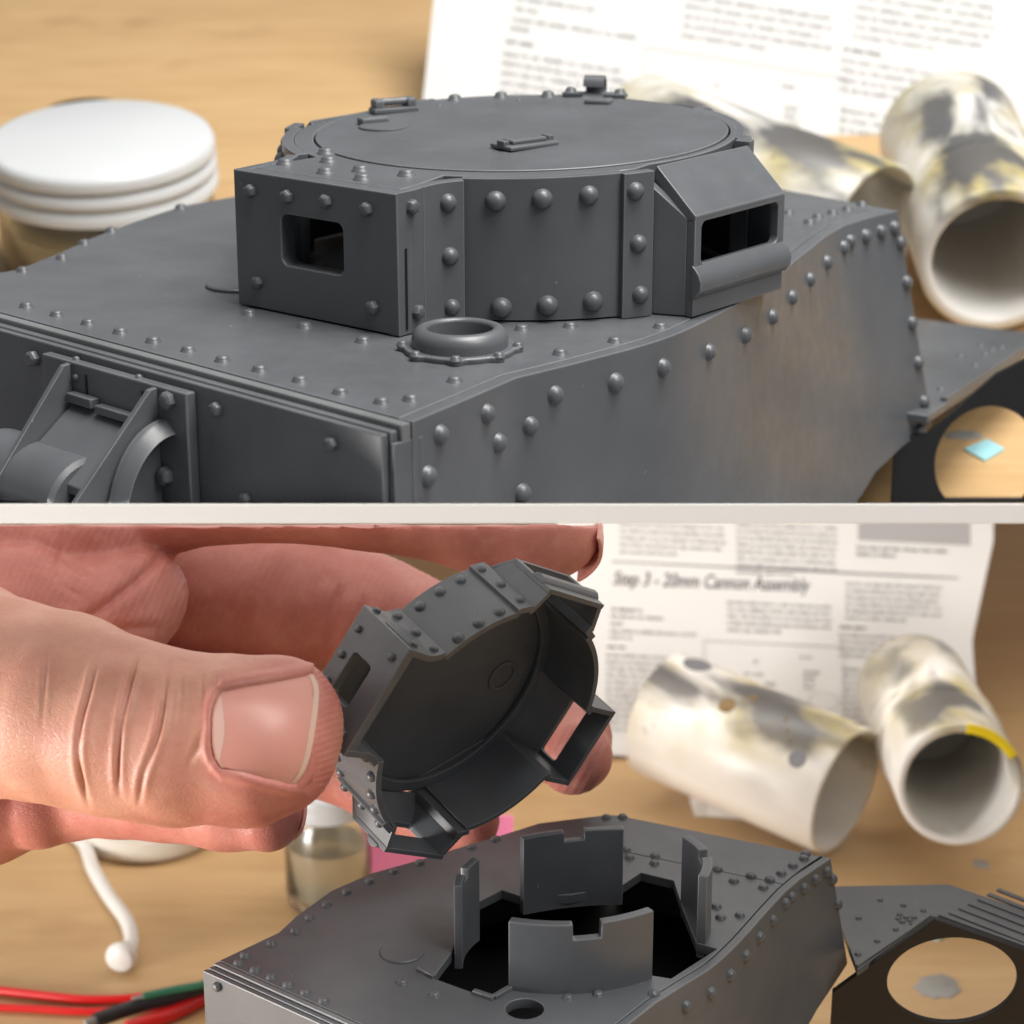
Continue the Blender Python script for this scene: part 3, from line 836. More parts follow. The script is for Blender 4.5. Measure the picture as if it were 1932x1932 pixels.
cl2 = caster([dk, dk2, sd2, fpl], [Tl]*4)
def z3(x, y): return (363+x*.4085, 1499.5+y*.4085)
def z4(x, y): return (947+x*.4983, 1499.5+y*.4983)
dv = [z3(*p) for p in ((475, 630), (540, 570), (620, 510), (712, 452), (817, 402), (928, 357), (1050, 318), (1290, 245), (1400, 208), (365, 688), (243, 745), (213, 778), (290, 812), (363, 845), (441, 880), (522, 916), (606, 955), (968, 870), (1118, 928), (1735, 940), (1873, 925))]
dv += [z4(*p) for p in ((395, 88), (457, 86), (585, 99), (708, 118), (827, 138), (940, 162), (1047, 192), (1150, 225), (1143, 243), (1102, 270), (1058, 299), (1013, 328), (990, 353), (470, 210), (483, 239), (580, 234), (577, 261), (815, 286), (775, 305), (942, 314), (878, 328), (812, 425), (828, 466), (901, 458), (365, 757), (578, 757))]
rivets(hull2, cl2, Tli, dv, .47, 'flat')
sv = [z4(*p) for p in ((1230, 293), (1186, 322), (1142, 355), (1095, 388), (1072, 412), (1024, 476), (974, 541), (922, 610), (864, 683), (790, 750), (697, 800), (1250, 320), (1271, 415), (1292, 510), (1314, 603), (1334, 692), (1322, 775))]
rivets(hull2, cl2, Tli, sv, .58, 'dome')
rivets(hull2, cl2, Tli, [z3(118, 885)], .42, 'hex', 'bolt')
dc = onz(758, 1797, zl)
v, f = lathe_vf([(.01, -.2), (2.05, -.2), (2.05, .1), (1.95, .18), (.01, .18)], dc, Z, 40); part('pivot_disc', v, f, 'grey', hull2)
# engine deck with slats and the pierced black floor plate
ze2 = zl-9.5
ep = [onz(*p, ze2) for p in ((1618, 1829), (1763, 1729), (1960, 1800), (2060, 1760), (1790, 1668), (1560, 1672))]
eng2 = plate('engine_deck', [(p.x, p.y) for p in ep], [], (Vector((0, 0, ze2)), X, Y), .8, 'grey', hull2, .08)
for a, b in ((0, 1), (1, 2)):
    A, B = ep[a], ep[b]; d = (B-A).normalized(); vs, fs = box_vf((A+B)/2+Z*.12+Vector((-d.y, d.x, 0))*.35, d, Vector((-d.y, d.x, 0)), Z, (B-A).length-.6, .4, .35)
    part('edge_strip', vs, fs, 'grey', hull2, .06)
for k in range(6):
    A, B = onz(1792+k*18, 1722-k*8.5, ze2), onz(1935+k*18, 1778-k*8.5, ze2); d = (B-A).normalized()
    vs, fs = box_vf((A+B)/2+Z*.06, d, Vector((-d.y, d.x, 0)), Z, (B-A).length, .6, .26); part('louvre_slat', vs, fs, 'grey', hull2, .08)
ce2 = caster([eng2], [Tl])
rivets(hull2, ce2, Tli, [z4(*p) for p in ((1350, 468), (1420, 555), (1490, 511), (1520, 420), (1432, 400), (1595, 440), (1348, 605), (1500, 470), (1515, 482), (1530, 466), (1545, 478), (1560, 466), (1505, 455), (1555, 490))], .3, 'flat')
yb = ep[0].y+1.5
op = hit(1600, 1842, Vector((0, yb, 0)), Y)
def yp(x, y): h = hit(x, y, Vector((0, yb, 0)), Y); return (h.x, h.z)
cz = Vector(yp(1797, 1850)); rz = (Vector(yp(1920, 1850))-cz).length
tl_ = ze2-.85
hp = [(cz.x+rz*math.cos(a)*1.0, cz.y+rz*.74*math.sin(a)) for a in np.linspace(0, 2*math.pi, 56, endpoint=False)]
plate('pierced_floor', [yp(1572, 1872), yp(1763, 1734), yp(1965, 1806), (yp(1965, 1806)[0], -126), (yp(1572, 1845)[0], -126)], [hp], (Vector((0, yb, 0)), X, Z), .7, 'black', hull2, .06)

# ------------------------------------------------------------------ the hand
PR = []                                          # (a, b, ra, rb, group)
def mmr(px, D): return px*D/FPX
def chain(group, pts):
    for (x0, y0, d0, r0), (x1, y1, d1, r1) in zip(pts[:-1], pts[1:]):
        PR.append((np.array(dep(x0, y0, d0)), np.array(dep(x1, y1, d1)), mmr(r0, d0), mmr(r1, d1), group))
chain('thumb', [(-330, 1280, 206, 250), (-110, 1296, 200, 208), (110, 1336, 195, 178), (230, 1372, 193, 166), (330, 1393, 192, 160), (470, 1396, 191.5, 157), (503, 1388, 191.5, 143)])
chain('thumb', [(440, 1390, 191.5, 140), (532, 1343, 191.8, 101)])
chain('thumb', [(440, 1390, 191.5, 140), (528, 1430, 191.8, 93)])
chain('palm', [(-330, 1230, 226, 300), (-60, 1040, 228, 190), (150, 1010, 227, 150), (235, 1000, 229, 110)])
chain('palm2', [(-330, 1230, 226, 300), (30, 1170, 221, 150), (200, 1158, 222, 118), (252, 1128, 224, 102)])
chain('index', [(-330, 1150, 240, 200), (250, 1060, 250, 170), (400, 1110, 249, 150), (560, 1128, 246, 134), (690, 1160, 243, 112), (850, 1215, 246, 102), (1000, 1310, 243, 88), (1070, 1400, 233, 80), (1083, 1428, 229, 72)])
chain('middle', [(-200, 1000, 236, 180), (420, 900, 226, 120), (700, 925, 222, 108), (900, 968, 220, 110), (1010, 988, 219, 104), (1036, 990, 219, 101)])
chain('ring', [(-330, 1400, 240, 220), (350, 1380, 244, 110), (600, 1420, 241, 76), (760, 1500, 239, 74), (860, 1540, 234, 68), (880, 1545, 232, 64)])
chain('little', [(-330, 1470, 226, 210), (120, 1480, 219, 105), (300, 1500, 214, 82), (430, 1525, 210, 76), (503, 1543, 208, 66)])
chain('heel', [(-330, 1450, 222, 240), (-60, 1480, 220, 160), (70, 1500, 218, 104)])
h = .30
lo = np.array([dep(-460, 1300, 222)[0], 150., -140.]); hi = np.array([14., 252., -58.])
nx, ny, nz = [int(v)+2 for v in (hi-lo)/h]
field = np.full((nx, ny, nz), 9., np.float32)
ax_ = [(lo[k]+h*np.arange(n_)).astype(np.float32) for k, n_ in enumerate((nx, ny, nz))]
def smin(a, b, k):
    hh = np.clip(.5+.5*(b-a)/k, 0, 1); return b+(a-b)*hh-k*hh*(1-hh)
def span(qs, pad=2.2):
    P0 = np.min([np.minimum(q[0]-q[2], q[1]-q[3]) for q in qs], 0)-pad; P1 = np.max([np.maximum(q[0]+q[2], q[1]+q[3]) for q in qs], 0)+pad
    a = np.clip(((P0-lo)/h).astype(int), 0, [nx-1, ny-1, nz-1]); b = np.clip(((P1-lo)/h).astype(int)+2, 1, [nx, ny, nz])
    return tuple(slice(int(a[k]), int(b[k])) for k in range(3))
def prim(q, sl):
    a, b, ra, rb, _ = q; ab = (b-a); L2 = float(ab@ab)
    gx = ax_[0][sl[0]][:, None, None]-np.float32(a[0]); gy = ax_[1][sl[1]][None, :, None]-np.float32(a[1]); gz = ax_[2][sl[2]][None, None, :]-np.float32(a[2])
    ab = ab.astype(np.float32)
    t = np.clip((gx*ab[0]+gy*ab[1]+gz*ab[2])/np.float32(L2), 0, 1)
    return np.sqrt((gx-ab[0]*t)**2+(gy-ab[1]*t)**2+(gz-ab[2]*t)**2)-(np.float32(ra)+np.float32(rb-ra)*t)
groups = []
for q in PR:
    if q[4] not in groups: groups.append(q[4])
for g in groups:
    qs = [q for q in PR if q[4] == g]; G = span(qs)
    d = np.full([s_.stop-s_.start for s_ in G], 9., np.float32)
    for q in qs:
        sl = span([q]); loc_ = tuple(slice(a.start-b.start, a.stop-b.start) for a, b in zip(sl, G))
        d[loc_] = smin(d[loc_], prim(q, sl), 1.3)
    field[G] = smin(field[G], d, .45); del d
gx = ax_[0][:, None, None]; gy = ax_[1][None, :, None]; gz = ax_[2][None, None, :]
# the board above stops the hand
field = np.maximum(field, (gz+.3415*gy+.0*gx)/1.056+1.0*0)
def surface_nets(d, lo, h):
    ins = d < 0
    nx, ny, nz = d.shape
    cnt = np.zeros((nx-1, ny-1, nz-1), np.int8)
    cor = [(i, j, k) for i in (0, 1) for j in (0, 1) for k in (0, 1)]
    for i, j, k in cor: cnt += ins[i:nx-1+i, j:ny-1+j, k:nz-1+k]
    act = np.argwhere((cnt > 0) & (cnt < 8))
    idx = -np.ones(cnt.shape, np.int64); idx[tuple(act.T)] = np.arange(len(act))
    V = np.zeros((len(act), 3)); N = np.zeros(len(act))
    for a in range(8):
        for b in range(a+1, 8):
            ca, cb = np.array(cor[a]), np.array(cor[b])
            if np.abs(ca-cb).sum() != 1: continue
            da = d[tuple((act+ca).T)]; db = d[tuple((act+cb).T)]
            s = (da < 0) != (db < 0)
            t = np.where(s, da/np.where(s, da-db, 1), 0)
            V += np.where(s[:, None], ca+(cb-ca)*t[:, None], 0); N += s
    V = (V/N[:, None]+act)*h+lo
    F = []
    for ax in range(3):
        o1, o2 = (ax+1) % 3, (ax+2) % 3
        sl = [slice(1, s-1) for s in d.shape]; sl2 = list(sl)
        sl[ax] = slice(0, d.shape[ax]-1); sl2[ax] = slice(1, d.shape[ax])
        A = ins[tuple(sl)]; B = ins[tuple(sl2)]
        e = np.argwhere(A != B); fl_ = A[tuple(e.T)]
        off = np.ones(3, int); off[ax] = 0
        p = e+off
        def cell(da, db):
            c = p.copy(); c[:, o1] -= da; c[:, o2] -= db; return idx[tuple(c.T)]
        qd = np.stack([cell(1, 1), cell(0, 1), cell(0, 0), cell(1, 0)], 1)
        qd[~fl_] = qd[~fl_][:, ::-1]
        F.append(qd)
    F = np.concatenate(F); F = F[(F >= 0).all(1)]
    return V, F
V, Fq = surface_nets(field, lo, h)
del field
def np_mesh(V, F):
    me = bpy.data.meshes.new('m')
    me.vertices.add(len(V)); me.vertices.foreach_set('co', (V*MM).astype(np.float32).ravel())
    me.loops.add(F.size); me.loops.foreach_set('vertex_index', F.astype(np.int32).ravel())
    me.polygons.add(len(F)); me.polygons.foreach_set('loop_start', np.arange(0, F.size, 4, dtype=np.int32))
    me.update(calc_edges=True); me.validate(); return me
hb = Vector((-35, 200, ZB))                      # foot point of the hand on the bench
me = np_mesh(V-np.array(hb), Fq)
tmp = bpy.data.objects.new('tmp', me); COL.objects.link(tmp)
sm_ = tmp.modifiers.new('s', 'SMOOTH'); sm_.factor = .5; sm_.iterations = 3
sb = tmp.modifiers.new('u', 'SUBSURF'); sb.levels = 1; sb.render_levels = 1
dg = bpy.context.evaluated_depsgraph_get()
hm = bpy.data.meshes.new_from_object(tmp.evaluated_get(dg)); bpy.data.objects.remove(tmp)
nv = len(hm.vertices)
co = np.empty(nv*3, np.float32); hm.vertices.foreach_get('co', co); co = co.reshape(-1, 3).astype(np.float64)*1000+np.array(hb)
no = np.empty(nv*3, np.float32); hm.vertices.foreach_get('normal', no); no = no.reshape(-1, 3).astype(np.float64)
px, py, pd = proj_np(co)
dist = {}
for g in groups:
    dd = np.full(nv, 1e9)
    for a, b, ra, rb, gg in PR:
        if gg != g: continue
        ab = b-a; t = np.clip((co-a)@ab/(ab@ab), 0, 1)
        dd = np.minimum(dd, np.linalg.norm(co-a-t[:, None]*ab, axis=1)-(ra+(rb-ra)*t))
    dist[g] = dd
near = np.stack([dist[g] for g in groups]); own = np.array(groups)[near.argmin(0)]
th_ = own == 'thumb'
facing = np.clip(-(no@np.array(FW)), 0, 1)
disp = np.zeros(nv)
def crease(pts, wd, dp, mask, fade=25):
    P = np.array([(p.x, p.y) for p in spline([(a, b, 0) for a, b in pts], 10)])
    best = np.full(nv, 1e9); tt = np.zeros(nv)
    sel = np.where(mask & (px > P[:, 0].min()-60) & (px < P[:, 0].max()+60) & (py > P[:, 1].min()-60) & (py < P[:, 1].max()+60))[0]
    Q = np.stack([px[sel], py[sel]], 1)
    for i in range(len(P)-1):
        a, b = P[i], P[i+1]; ab = b-a; t = np.clip((Q-a)@ab/(ab@ab), 0, 1)
        dq = np.linalg.norm(Q-a-t[:, None]*ab, axis=1); up_ = dq < best[sel]
        best[sel[up_]] = dq[up_]; tt[sel[up_]] = (i+t[up_])/(len(P)-1)
    e = np.clip(np.minimum(tt, 1-tt)*5, 0, 1)
    global disp
    disp -= np.where(best < 1e8, 1.0*dp*e*(.62+.38*np.sin(py*.045+px*.03+wd*3))*np.exp(-(best/wd)**2), 0)*np.clip(facing*2.5, 0, 1)
    disp += np.where(best < 1e8, dp*.22*e*np.exp(-((best-wd*2.6)/(wd*1.5))**2), 0)*np.clip(facing*2.5, 0, 1)
for pts, wd, dp in [
    ([(196, 1205), (172, 1290), (152, 1370), (150, 1450), (172, 1530)], 4.0, .46),
    ([(262, 1232), (245, 1290), (228, 1370), (222, 1450), (228, 1510)], 4.0, .5),
    ([(322, 1238), (312, 1300), (296, 1390), (272, 1460), (262, 1520)], 4.2, .52),
    ([(382, 1262), (384, 1330), (380, 1390), (352, 1450)], 5, .22),
    ([(408, 1262), (412, 1330), (408, 1400), (396, 1450)], 4, .14),
    ([(92, 1200), (84, 1290), (78, 1380)], 3.5, .12),
    ([(345, 1262), (340, 1330), (332, 1380)], 3, .10)]:
    crease(pts, wd, dp, th_)
pm = (own == 'palm') | (own == 'palm2') | (own == 'index')
for pts, wd, dp in [([(100, 1212), (190, 1150), (270, 1085), (322, 1020)], 9, .5), ([(150, 1225), (230, 1190), (330, 1185)], 8, .35), ([(60, 1010), (130, 1060), (180, 1100)], 6, .2), ([(645, 1100), (628, 1160), (622, 1220)], 9, .45), ([(690, 1120), (678, 1170), (670, 1210)], 6, .2), ([(120, 1000), (110, 1090), (160, 1130)], 5, .15)]:
    crease(pts, wd, dp, pm)
# nail bed pressed into the thumb tip
nail_l = lambda y: 400+46*np.clip(np.abs((y-1378)/96.), 0, 1)**3.0
nail_r = lambda y: 604-30*np.clip((y-1290)/190., 0, 1)**1.3-4*np.clip((1290-y)/35, 0, 1)-17*np.clip(np.abs((y-1372)/106.), 0, 1)**5
nail_t = lambda x: 1304-36*np.clip((x-425)/175, 0, 1)
nail_b = lambda x: 1448+30*np.clip((x-425)/120, 0, 1)
ins_ = np.minimum(np.minimum(px-nail_l(py), nail_r(py)-px), np.minimum(py-nail_t(px), nail_b(px)-py))
nb = th_ & (facing > .1)
disp -= np.where(nb, .5*np.clip((ins_+3)/9, 0, 1), 0)
fold = np.where(nb & (px < 590), .3*np.exp(-((ins_+11)/11)**2), 0)
disp += fold
# broad unevenness and fine ridges
rs = np.random.default_rng(3)
for k in range(10):
    kv = rs.normal(size=3); kv /= np.linalg.norm(kv); fr = rs.uniform(.6, 1.6); disp += .035*np.sin(co@kv*fr+rs.uniform(0, 6))
tipz = th_ & (px > 596)
disp += np.where(tipz, .022*np.sin((px*.35+py)*.52+1.5*np.sin(py*.03)), 0)
disp += np.where(pm, .018*np.sin((px+py*.5)*.42+2*np.sin(px*.02)), 0)
co2 = co+no*disp[:, None]
hm.vertices.foreach_set('co', ((co2-np.array(hb))*MM).astype(np.float32).ravel())
at = hm.attributes.new('blush', 'FLOAT', 'POINT')
bl = np.where(th_, 0.0, 1.0)
tipr = np.clip((px-430)/160, 0, 1)*.38+.45*np.exp(-((ins_+14)/26)**2)*(px > 380)
under = np.clip((py-1430)/110, 0, 1)*np.clip((px-200)/200, 0, 1)*.7
bl = np.where(th_, np.clip(tipr+under+.16, 0, .85), bl)
at.data.foreach_set('value', bl.astype(np.float32))
hm.update(); finish(hm, 180)
hand = root('person', hb)
BASE[hand.name] = hb
tag(hand, 'hand of a person pinching a grey turret between thumb and fingertips', 'person')
hm.materials.clear()
put('hand', hm, 'skin', hand)
# thumb nail: curved plate with a pale free edge
bvh_h = BVHTree.FromPolygons([Vector(c) for c in co2], [tuple(p.vertices) for p in hm.polygons])
smp = []
for yy in np.linspace(1290, 1470, 16):
    for xx in np.linspace(425, 590, 16):
        if min(xx-nail_l(yy), nail_r(yy)-xx, yy-nail_t(xx), nail_b(xx)-yy) < 6: continue
        hh = bvh_h.ray_cast(Vector((0, 0, 0)), ray(xx, yy).normalized())
        if hh[0] is not None: smp.append((xx, yy, hh[0].dot(FW)))
smp = np.array(smp); sx_, sy_ = (smp[:, 0]-500)/100, (smp[:, 1]-1380)/100
basis = lambda a, b: np.stack([a*0+1, a, b, a*a, a*b, b*b, a**3, b**4], -1)
ncf = np.linalg.lstsq(basis(sx_, sy_), smp[:, 2], rcond=None)[0]
def nail(name, xl, xr, mat, nu=22, nvv=24, D=None, lift=0):
    vs = []; Dn = 191.5-mmr(157, 191.5)
    for j in range(nvv+1):
        v_ = j/nvv
        for i in range(nu+1):
            yy = None
            u_ = i/nu
            x0 = 430; 
            y_ = 1372
            # iterate for the outline
            xx = 500.
            for _ in range(6):
                y_ = float(nail_t(xx))+(float(nail_b(xx))-float(nail_t(xx)))*v_
                xx = xl(y_)+(xr(y_)-xl(y_))*u_
            D_ = float(basis(np.array((xx-500)/100), np.array((y_-1380)/100))@ncf)-.30+lift-.36*(1-((y_-1380)/105)**2)-.12*(1-((xx-500)/100)**2)
            vs.append(dep(xx, y_, D_))
    n = len(vs); vs += [p+ray(1, 1).normalized()*0+FW*.42 for p in vs]
    fs = []; m = nu+1
    for j in range(nvv):
        for i in range(nu):
            a = j*m+i; fs.append((a, a+m, a+m+1, a+1)); fs.append((n+a, n+a+1, n+a+m+1, n+a+m))
    for i in range(nu):
        for a in (i,): fs.append((a, a+1, n+a+1, n+a))
        a = nvv*m+i; fs.append((a+1, a, n+a, n+a+1))
    for j in range(nvv):
        a = j*m; fs.append((a+m, a, n+a, n+a+m)); a = j*m+nu; fs.append((a, a+m, n+a+m, n+a))
    return put(name, mesh_vf(vs, fs, 0, BASE[hand.name], angle=50), mat, hand)
nail('thumbnail', lambda y: float(nail_l(y)), lambda y: float(nail_r(y))-9, 'nail')
nail('nail_edge', lambda y: float(nail_r(y))-9.2, lambda y: float(nail_r(y))+1, 'nail_tip', 4, 24, None, -.015)
cu_p = [dep(float(nail_l(y_))+1.5, y_, float(basis(np.array((float(nail_l(y_))-500)/100), np.array((y_-1380)/100))@ncf)-.33) for y_ in np.linspace(1300, 1462, 26)]
v, f = tube_vf(cu_p, lambda t_: .06+.09*abs(math.sin(t_*17+math.sin(t_*40))), 10)
part('cuticle', v, f, 'cuticle', hand, 0)
nail('lunula', lambda y: float(nail_l(y))+3, lambda y: float(nail_l(y))+4+20*max(0., 1-((y-1375)/62.)**2), 'lunula', 6, 30, None, -.012)
# nails seen edge-on on two fingertips
def small_nail(c, ax, nrm, L, W, mat='nail'):
    ax = ax.normalized(); nrm = (nrm-ax*nrm.dot(ax)).normalized(); sd_ = ax.cross(nrm); vs = []
    for j in range(9):
        for i in range(9):
            a = (i/8-.5)*2; b = j/8
            p = c+ax*(L*(b-.5))+sd_*(W/2*a)+nrm*(-.9*a*a*W/5-.25*(2*b-1)**2)
            vs.append(p)
    n = 81; vs += [p-nrm*.4 for p in vs]; fs = []
    for j in range(8):
        for i in range(8):
            a = j*9+i; fs.append((a, a+1, a+10, a+9)); fs.append((n+a, n+a+9, n+a+10, n+a+1))
    for k in range(8):
        fs += [(k, n+k, n+k+1, k+1), (72+k, 72+k+1, n+72+k+1, n+72+k), (k*9, (k+1)*9, n+(k+1)*9, n+k*9), (k*9+8, n+k*9+8, n+(k+1)*9+8, (k+1)*9+8)]
    return put('fingernail', mesh_vf(vs, fs, .08, BASE[hand.name], angle=50), mat, hand)
small_nail(dep(1134, 1030, 220), dep(1140, 1070, 217)-dep(1132, 985, 222), RT*.9+FW*.45, 5.2, 6.0)
small_nail(dep(560, 1556, 210.3), dep(560, 1590, 208)-dep(566, 1520, 211), RT*.55+FW*.9, 4.0, 4.2)

# ------------------------------------------------------------------ jars, tubes, paper and the rest
def lathe_part(name, prof, o, ax, mat, parent, n=64, closed=False, angle=50):
    v, f = lathe_vf(prof, o, ax, n, closed); return put(name, mesh_vf(v, f, 0, world_root(parent), angle=angle), mat, parent)
NB = Vector((0, -math.sin(math.radians(12)), math.cos(math.radians(12))))   # normal of the upper board
def to_board(p):                                                             # foot of p on the upper board along its normal
    o = Vector((0, Y1, zu(Y1))); return p-NB*((p-o).dot(NB))
# big jar with white screw lid
lt = dep(188, 258, 330); ft = to_board(lt); hj = (lt-ft).length
jar = root('screw_top_jar', ft); BASE[jar.name] = ft
tag(jar, 'glass jar with a broad white screw lid standing behind the grey hull', 'jar')
RJ = 17.0
lathe_part('lid', [(.01, hj), (RJ-1.2, hj), (RJ-.4, hj-.3), (RJ, hj-1.1), (RJ, hj-2.2), (RJ-.55, hj-2.6), (RJ-.45, hj-3.0), (RJ+.1, hj-3.5), (RJ+.1, hj-4.6), (RJ-.5, hj-5.1), (RJ-.35, hj-5.5), (RJ+.2, hj-6.1), (RJ+.15, hj-7.6), (RJ-.5, hj-7.7), (RJ-.9, hj-7.6), (RJ-.9, hj-1.2), (.01, hj-1.2)], ft, NB, 'lid', jar)
lathe_part('glass_body', [(.01, .15), (RJ-2.2, .15), (RJ-1.0, 1.0), (RJ-.8, 3), (RJ-.8, hj-9), (RJ-1.4, hj-7.4), (RJ-1.4, hj-2), (RJ-2.4, hj-2), (RJ-2.4, hj-7.4), (RJ-1.9, hj-9.2), (RJ-1.9, 2.6), (RJ-3, 1.4), (.01, 1.4)], ft, NB, 'glass', jar)
lathe_part('liquid', [(.01, 1.5), (RJ-3.1, 1.5), (RJ-2.0, 2.7), (RJ-2.0, hj*.45), (.01, hj*.45)], ft, NB, 'liquid', jar)
cb = to_board(dep(160, 196, 382))
cap = root('bottle_cap', cb); BASE[cap.name] = cb
tag(cap, 'black round bottle cap lying behind the white jar lid', 'cap')
lathe_part('cap', [(.01, 6.3), (7.6, 6.3), (8, 5.9), (8, .1), (.01, .1)], cb, NB, 'dark', cap)
lathe_part('rim_band', [(8.02, .1), (8.3, .1), (8.3, 1.4), (8.02, 1.4)], cb, NB, 'dark', cap, 64, True)

# small jar of thinner on the lower bench
bp = onz(622, 1698, ZB+.05)
sj = root('thinner_jar', bp); BASE[sj.name] = bp
tag(sj, 'small clear glass jar of pale thinner standing under the raised hand', 'jar')
RS = 6.0; hs = 17.5
lathe_part('glass_body', [(.01, .05), (RS-1.0, .05), (RS-.25, .7), (RS, 2), (RS, hs-5.6), (RS-.7, hs-4.4), (RS-.7, hs-1), (RS-1.2, hs-1), (RS-1.2, hs-4.5), (RS-.55, hs-5.8), (RS-.55, 2.0), (RS-1.1, 1.1), (.01, 1.1)], bp, Z, 'glass', sj)
lathe_part('liquid', [(.01, 1.15), (RS-1.15, 1.15), (RS-.6, 2.05), (RS-.6, hs*.52), (.01, hs*.52)], bp, Z, 'liquid', sj)
lathe_part('lid', [(.01, hs+.2), (RS-.4, hs+.2), (RS-.1, hs-.1), (RS, hs-.8), (RS-.2, hs-1.3), (RS, hs-1.8), (RS-.05, hs-3.2), (RS-.4, hs-3.2), (RS-.4, hs-.5), (.01, hs-.5)], bp, Z, 'lid', sj)
# dish
dp_ = onz(282, 1572, ZB+.05)
ds = root('shallow_dish', dp_); BASE[ds.name] = dp_
tag(ds, 'round cream plastic dish on the bench below the hand', 'dish')
RD = 10.4
lathe_part('dish', [(.01, .02), (RD-.9, .02), (RD-.2, .4), (RD, 1.0), (RD, 3.6), (RD-.5, 3.6), (RD-.6, 1.2), (.01, .9)], dp_, Z, 'dish', ds)
lathe_part('foot_ring', [(RD-3, -.04), (RD-2.4, -.04), (RD-2.4, .04), (RD-3, .04)], dp_, Z, 'dish', ds, 64, True)

# tubes
def pipe(name, label, near, far, R, th, mat='tube', roll=0., group='plastic tubes'):
    ax = far-near; L = ax.length; ax.normalize()
    t = bpy.data.objects.new(name, None); COL.objects.link(t); t.empty_display_size = .005
    yv = (Z-ax*Z.dot(ax)).normalized(); xv = yv.cross(ax)
    m = Matrix((( xv.x, yv.x, ax.x, near.x), (xv.y, yv.y, ax.y, near.y), (xv.z, yv.z, ax.z, near.z), (0, 0, 0, 1)))
    set_world(t, m)
    prof = [(R-th, .3), (R-th+.3, .0), (R-.3, 0), (R, .3), (R, L-.3), (R-.3, L), (R-th+.3, L), (R-th, L-.3)]
    v, f = lathe_vf(prof, ZERO, Z, 72, True)
    put('tube_wall', mesh_vf(v, f, 0, ZERO, angle=50), mat, t)
    tag(t, label, 'tube', group)
    return t, L
G1 = 'tubes behind the mounted turret'; G2 = 'tubes beside the open hull'
tA, LA = pipe('plastic_tube', 'sooty white plastic tube lying on its side behind the mounted turret', dep(1648, 445, 325), dep(1195, 268, 354), 11.0, 1.0, 'tube', 0, G1)
tB, LB = pipe('plastic_tube', 'thick white plastic tube with its open end beside the engine deck of the turreted hull', dep(1882, 492, 316), dep(1790, 258, 356), 11.1, 1.8, 'tube', 0, G1)
tC, LC = pipe('plastic_tube', 'sooty white plastic tube lying aslant with brown and grey burn spots', dep(1596, 1493, 319), dep(1248, 1345, 336), 9.7, 1.05, 'tube', 0, G2)
tD, LD = pipe('plastic_tube', 'white plastic tube with yellow tape on its open rim', dep(1812, 1482, 302), dep(1722, 1298, 347), 8.7, 1.3, 'tube', 0, G2)
# each tube ends in an inner step that darkens the bore
for t, L, R in ((tB, LB, 9.25), (tD, LD, 7.38)):
    v, f = lathe_vf([(R*.30, L*.72), (R, L*.72), (R, L*.76), (R*.30, L*.76)], ZERO, Z, 56, True)
    put('inner_collar', mesh_vf(v, f, 0, ZERO), 'tube', t)
for t, L, R in ((tA, LA, 11.25), (tB, LB, 11.15), (tD, LD, 8.75)):
    v, f = lathe_vf([(R-.06, L*.36), (R+.3, L*.365), (R+.3, L*.44), (R-.02, L*.445)], ZERO, Z, 72, True)
    if t is not tA: put('raised_band', mesh_vf(v, f, 0, ZERO), 'tube', t)
# burn rings on the slanting tube: small raised scorched drips
def drip(t, R, ang, zpos, r, mat):
    a = math.radians(ang); n = Vector((math.cos(a), math.sin(a), 0))
    v, f = lathe_vf([(.01, .1), (r*.7, .1), (r*.85, .16), (r, .05), (r, -.25), (.01, -.25)], n*R+Z*zpos, n, 24)
    put('scorch_drip', mesh_vf(v, f, 0, ZERO), mat, t)
M['scorch'] = painted('scorched_resin', (.22, .15, .06), .5, .08); M['soot'] = painted('grey_soot', (.20, .20, .21), .7, .06)
for ang, zp, r, mt in ((60, LC*.58, 1.25, 'scorch'), (78, LC*.50, .6, 'scorch'), (40, LC*.15, 1.3, 'soot'), (95, LC*.86, 2.2, 'soot'), (70, LC*.30, .35, 'scorch'), (60, LC*.26, .3, 'scorch'), (52, LC*.22, .25, 'scorch')):
    drip(tC, 9.68, ang, zp, r, mt)
# yellow tape on the rim of the taped tube
vs = []
for k in range(13):
    a = math.radians(93+56*k/12)
    for r_, z_ in ((7.45, -.06), (8.72, -.06), (8.72, .5), (7.45, .5)):
        vs.append(Vector((r_*math.cos(a), r_*math.sin(a), z_)))
f = [(k*4+j, k*4+(j+1) % 4, k*4+4+(j+1) % 4, k*4+4+j) for k in range(12) for j in range(4)]+[(3, 2, 1, 0), (48, 49, 50, 51)]
TAPE = (vs, f)
put('tape_strip', mesh_vf(vs, f, .03, ZERO), 'yellow', tD)
# stub that props the taped tube and the block under the other
sc = onz(1726, 1592, ZB+.03)
tE, _ = pipe('plastic_tube_stub', 'short upright offcut of white tube propping the taped tube', sc, sc+Z*6.6, 7.2, .8)
tE['group'] = ''; del tE['group']
bc = onz(1345, 1530, ZB)
blk = root('foam_block', bc+Z*.03); BASE[blk.name] = bc+Z*.03
tag(blk, 'small white foam block wedged under the slanting sooty tube', 'block')
vs = [bc+Vector(p) for p in ((-3, -2, .03), (6.5, -3.6, .03), (7.0, 2.5, .03), (-3.4, 3, .03), (-2.6, -1.6, 7.2), (3.6, -2.6, 3.6), (4.4, 2.2, 4.0), (-3, 2.6, 7.4))]
part('block', vs, [(3, 2, 1, 0), (4, 5, 6, 7), (0, 1, 5, 4), (1, 2, 6, 5), (2, 3, 7, 6), (3, 0, 4, 7)], 'foam', blk, .4)
part('paper_band', *box_vf(bc+Vector((-2.2, -2.1, 1.2)), X, Y, Z, 1.6, .3, 2.2), 'foam', blk, .05)

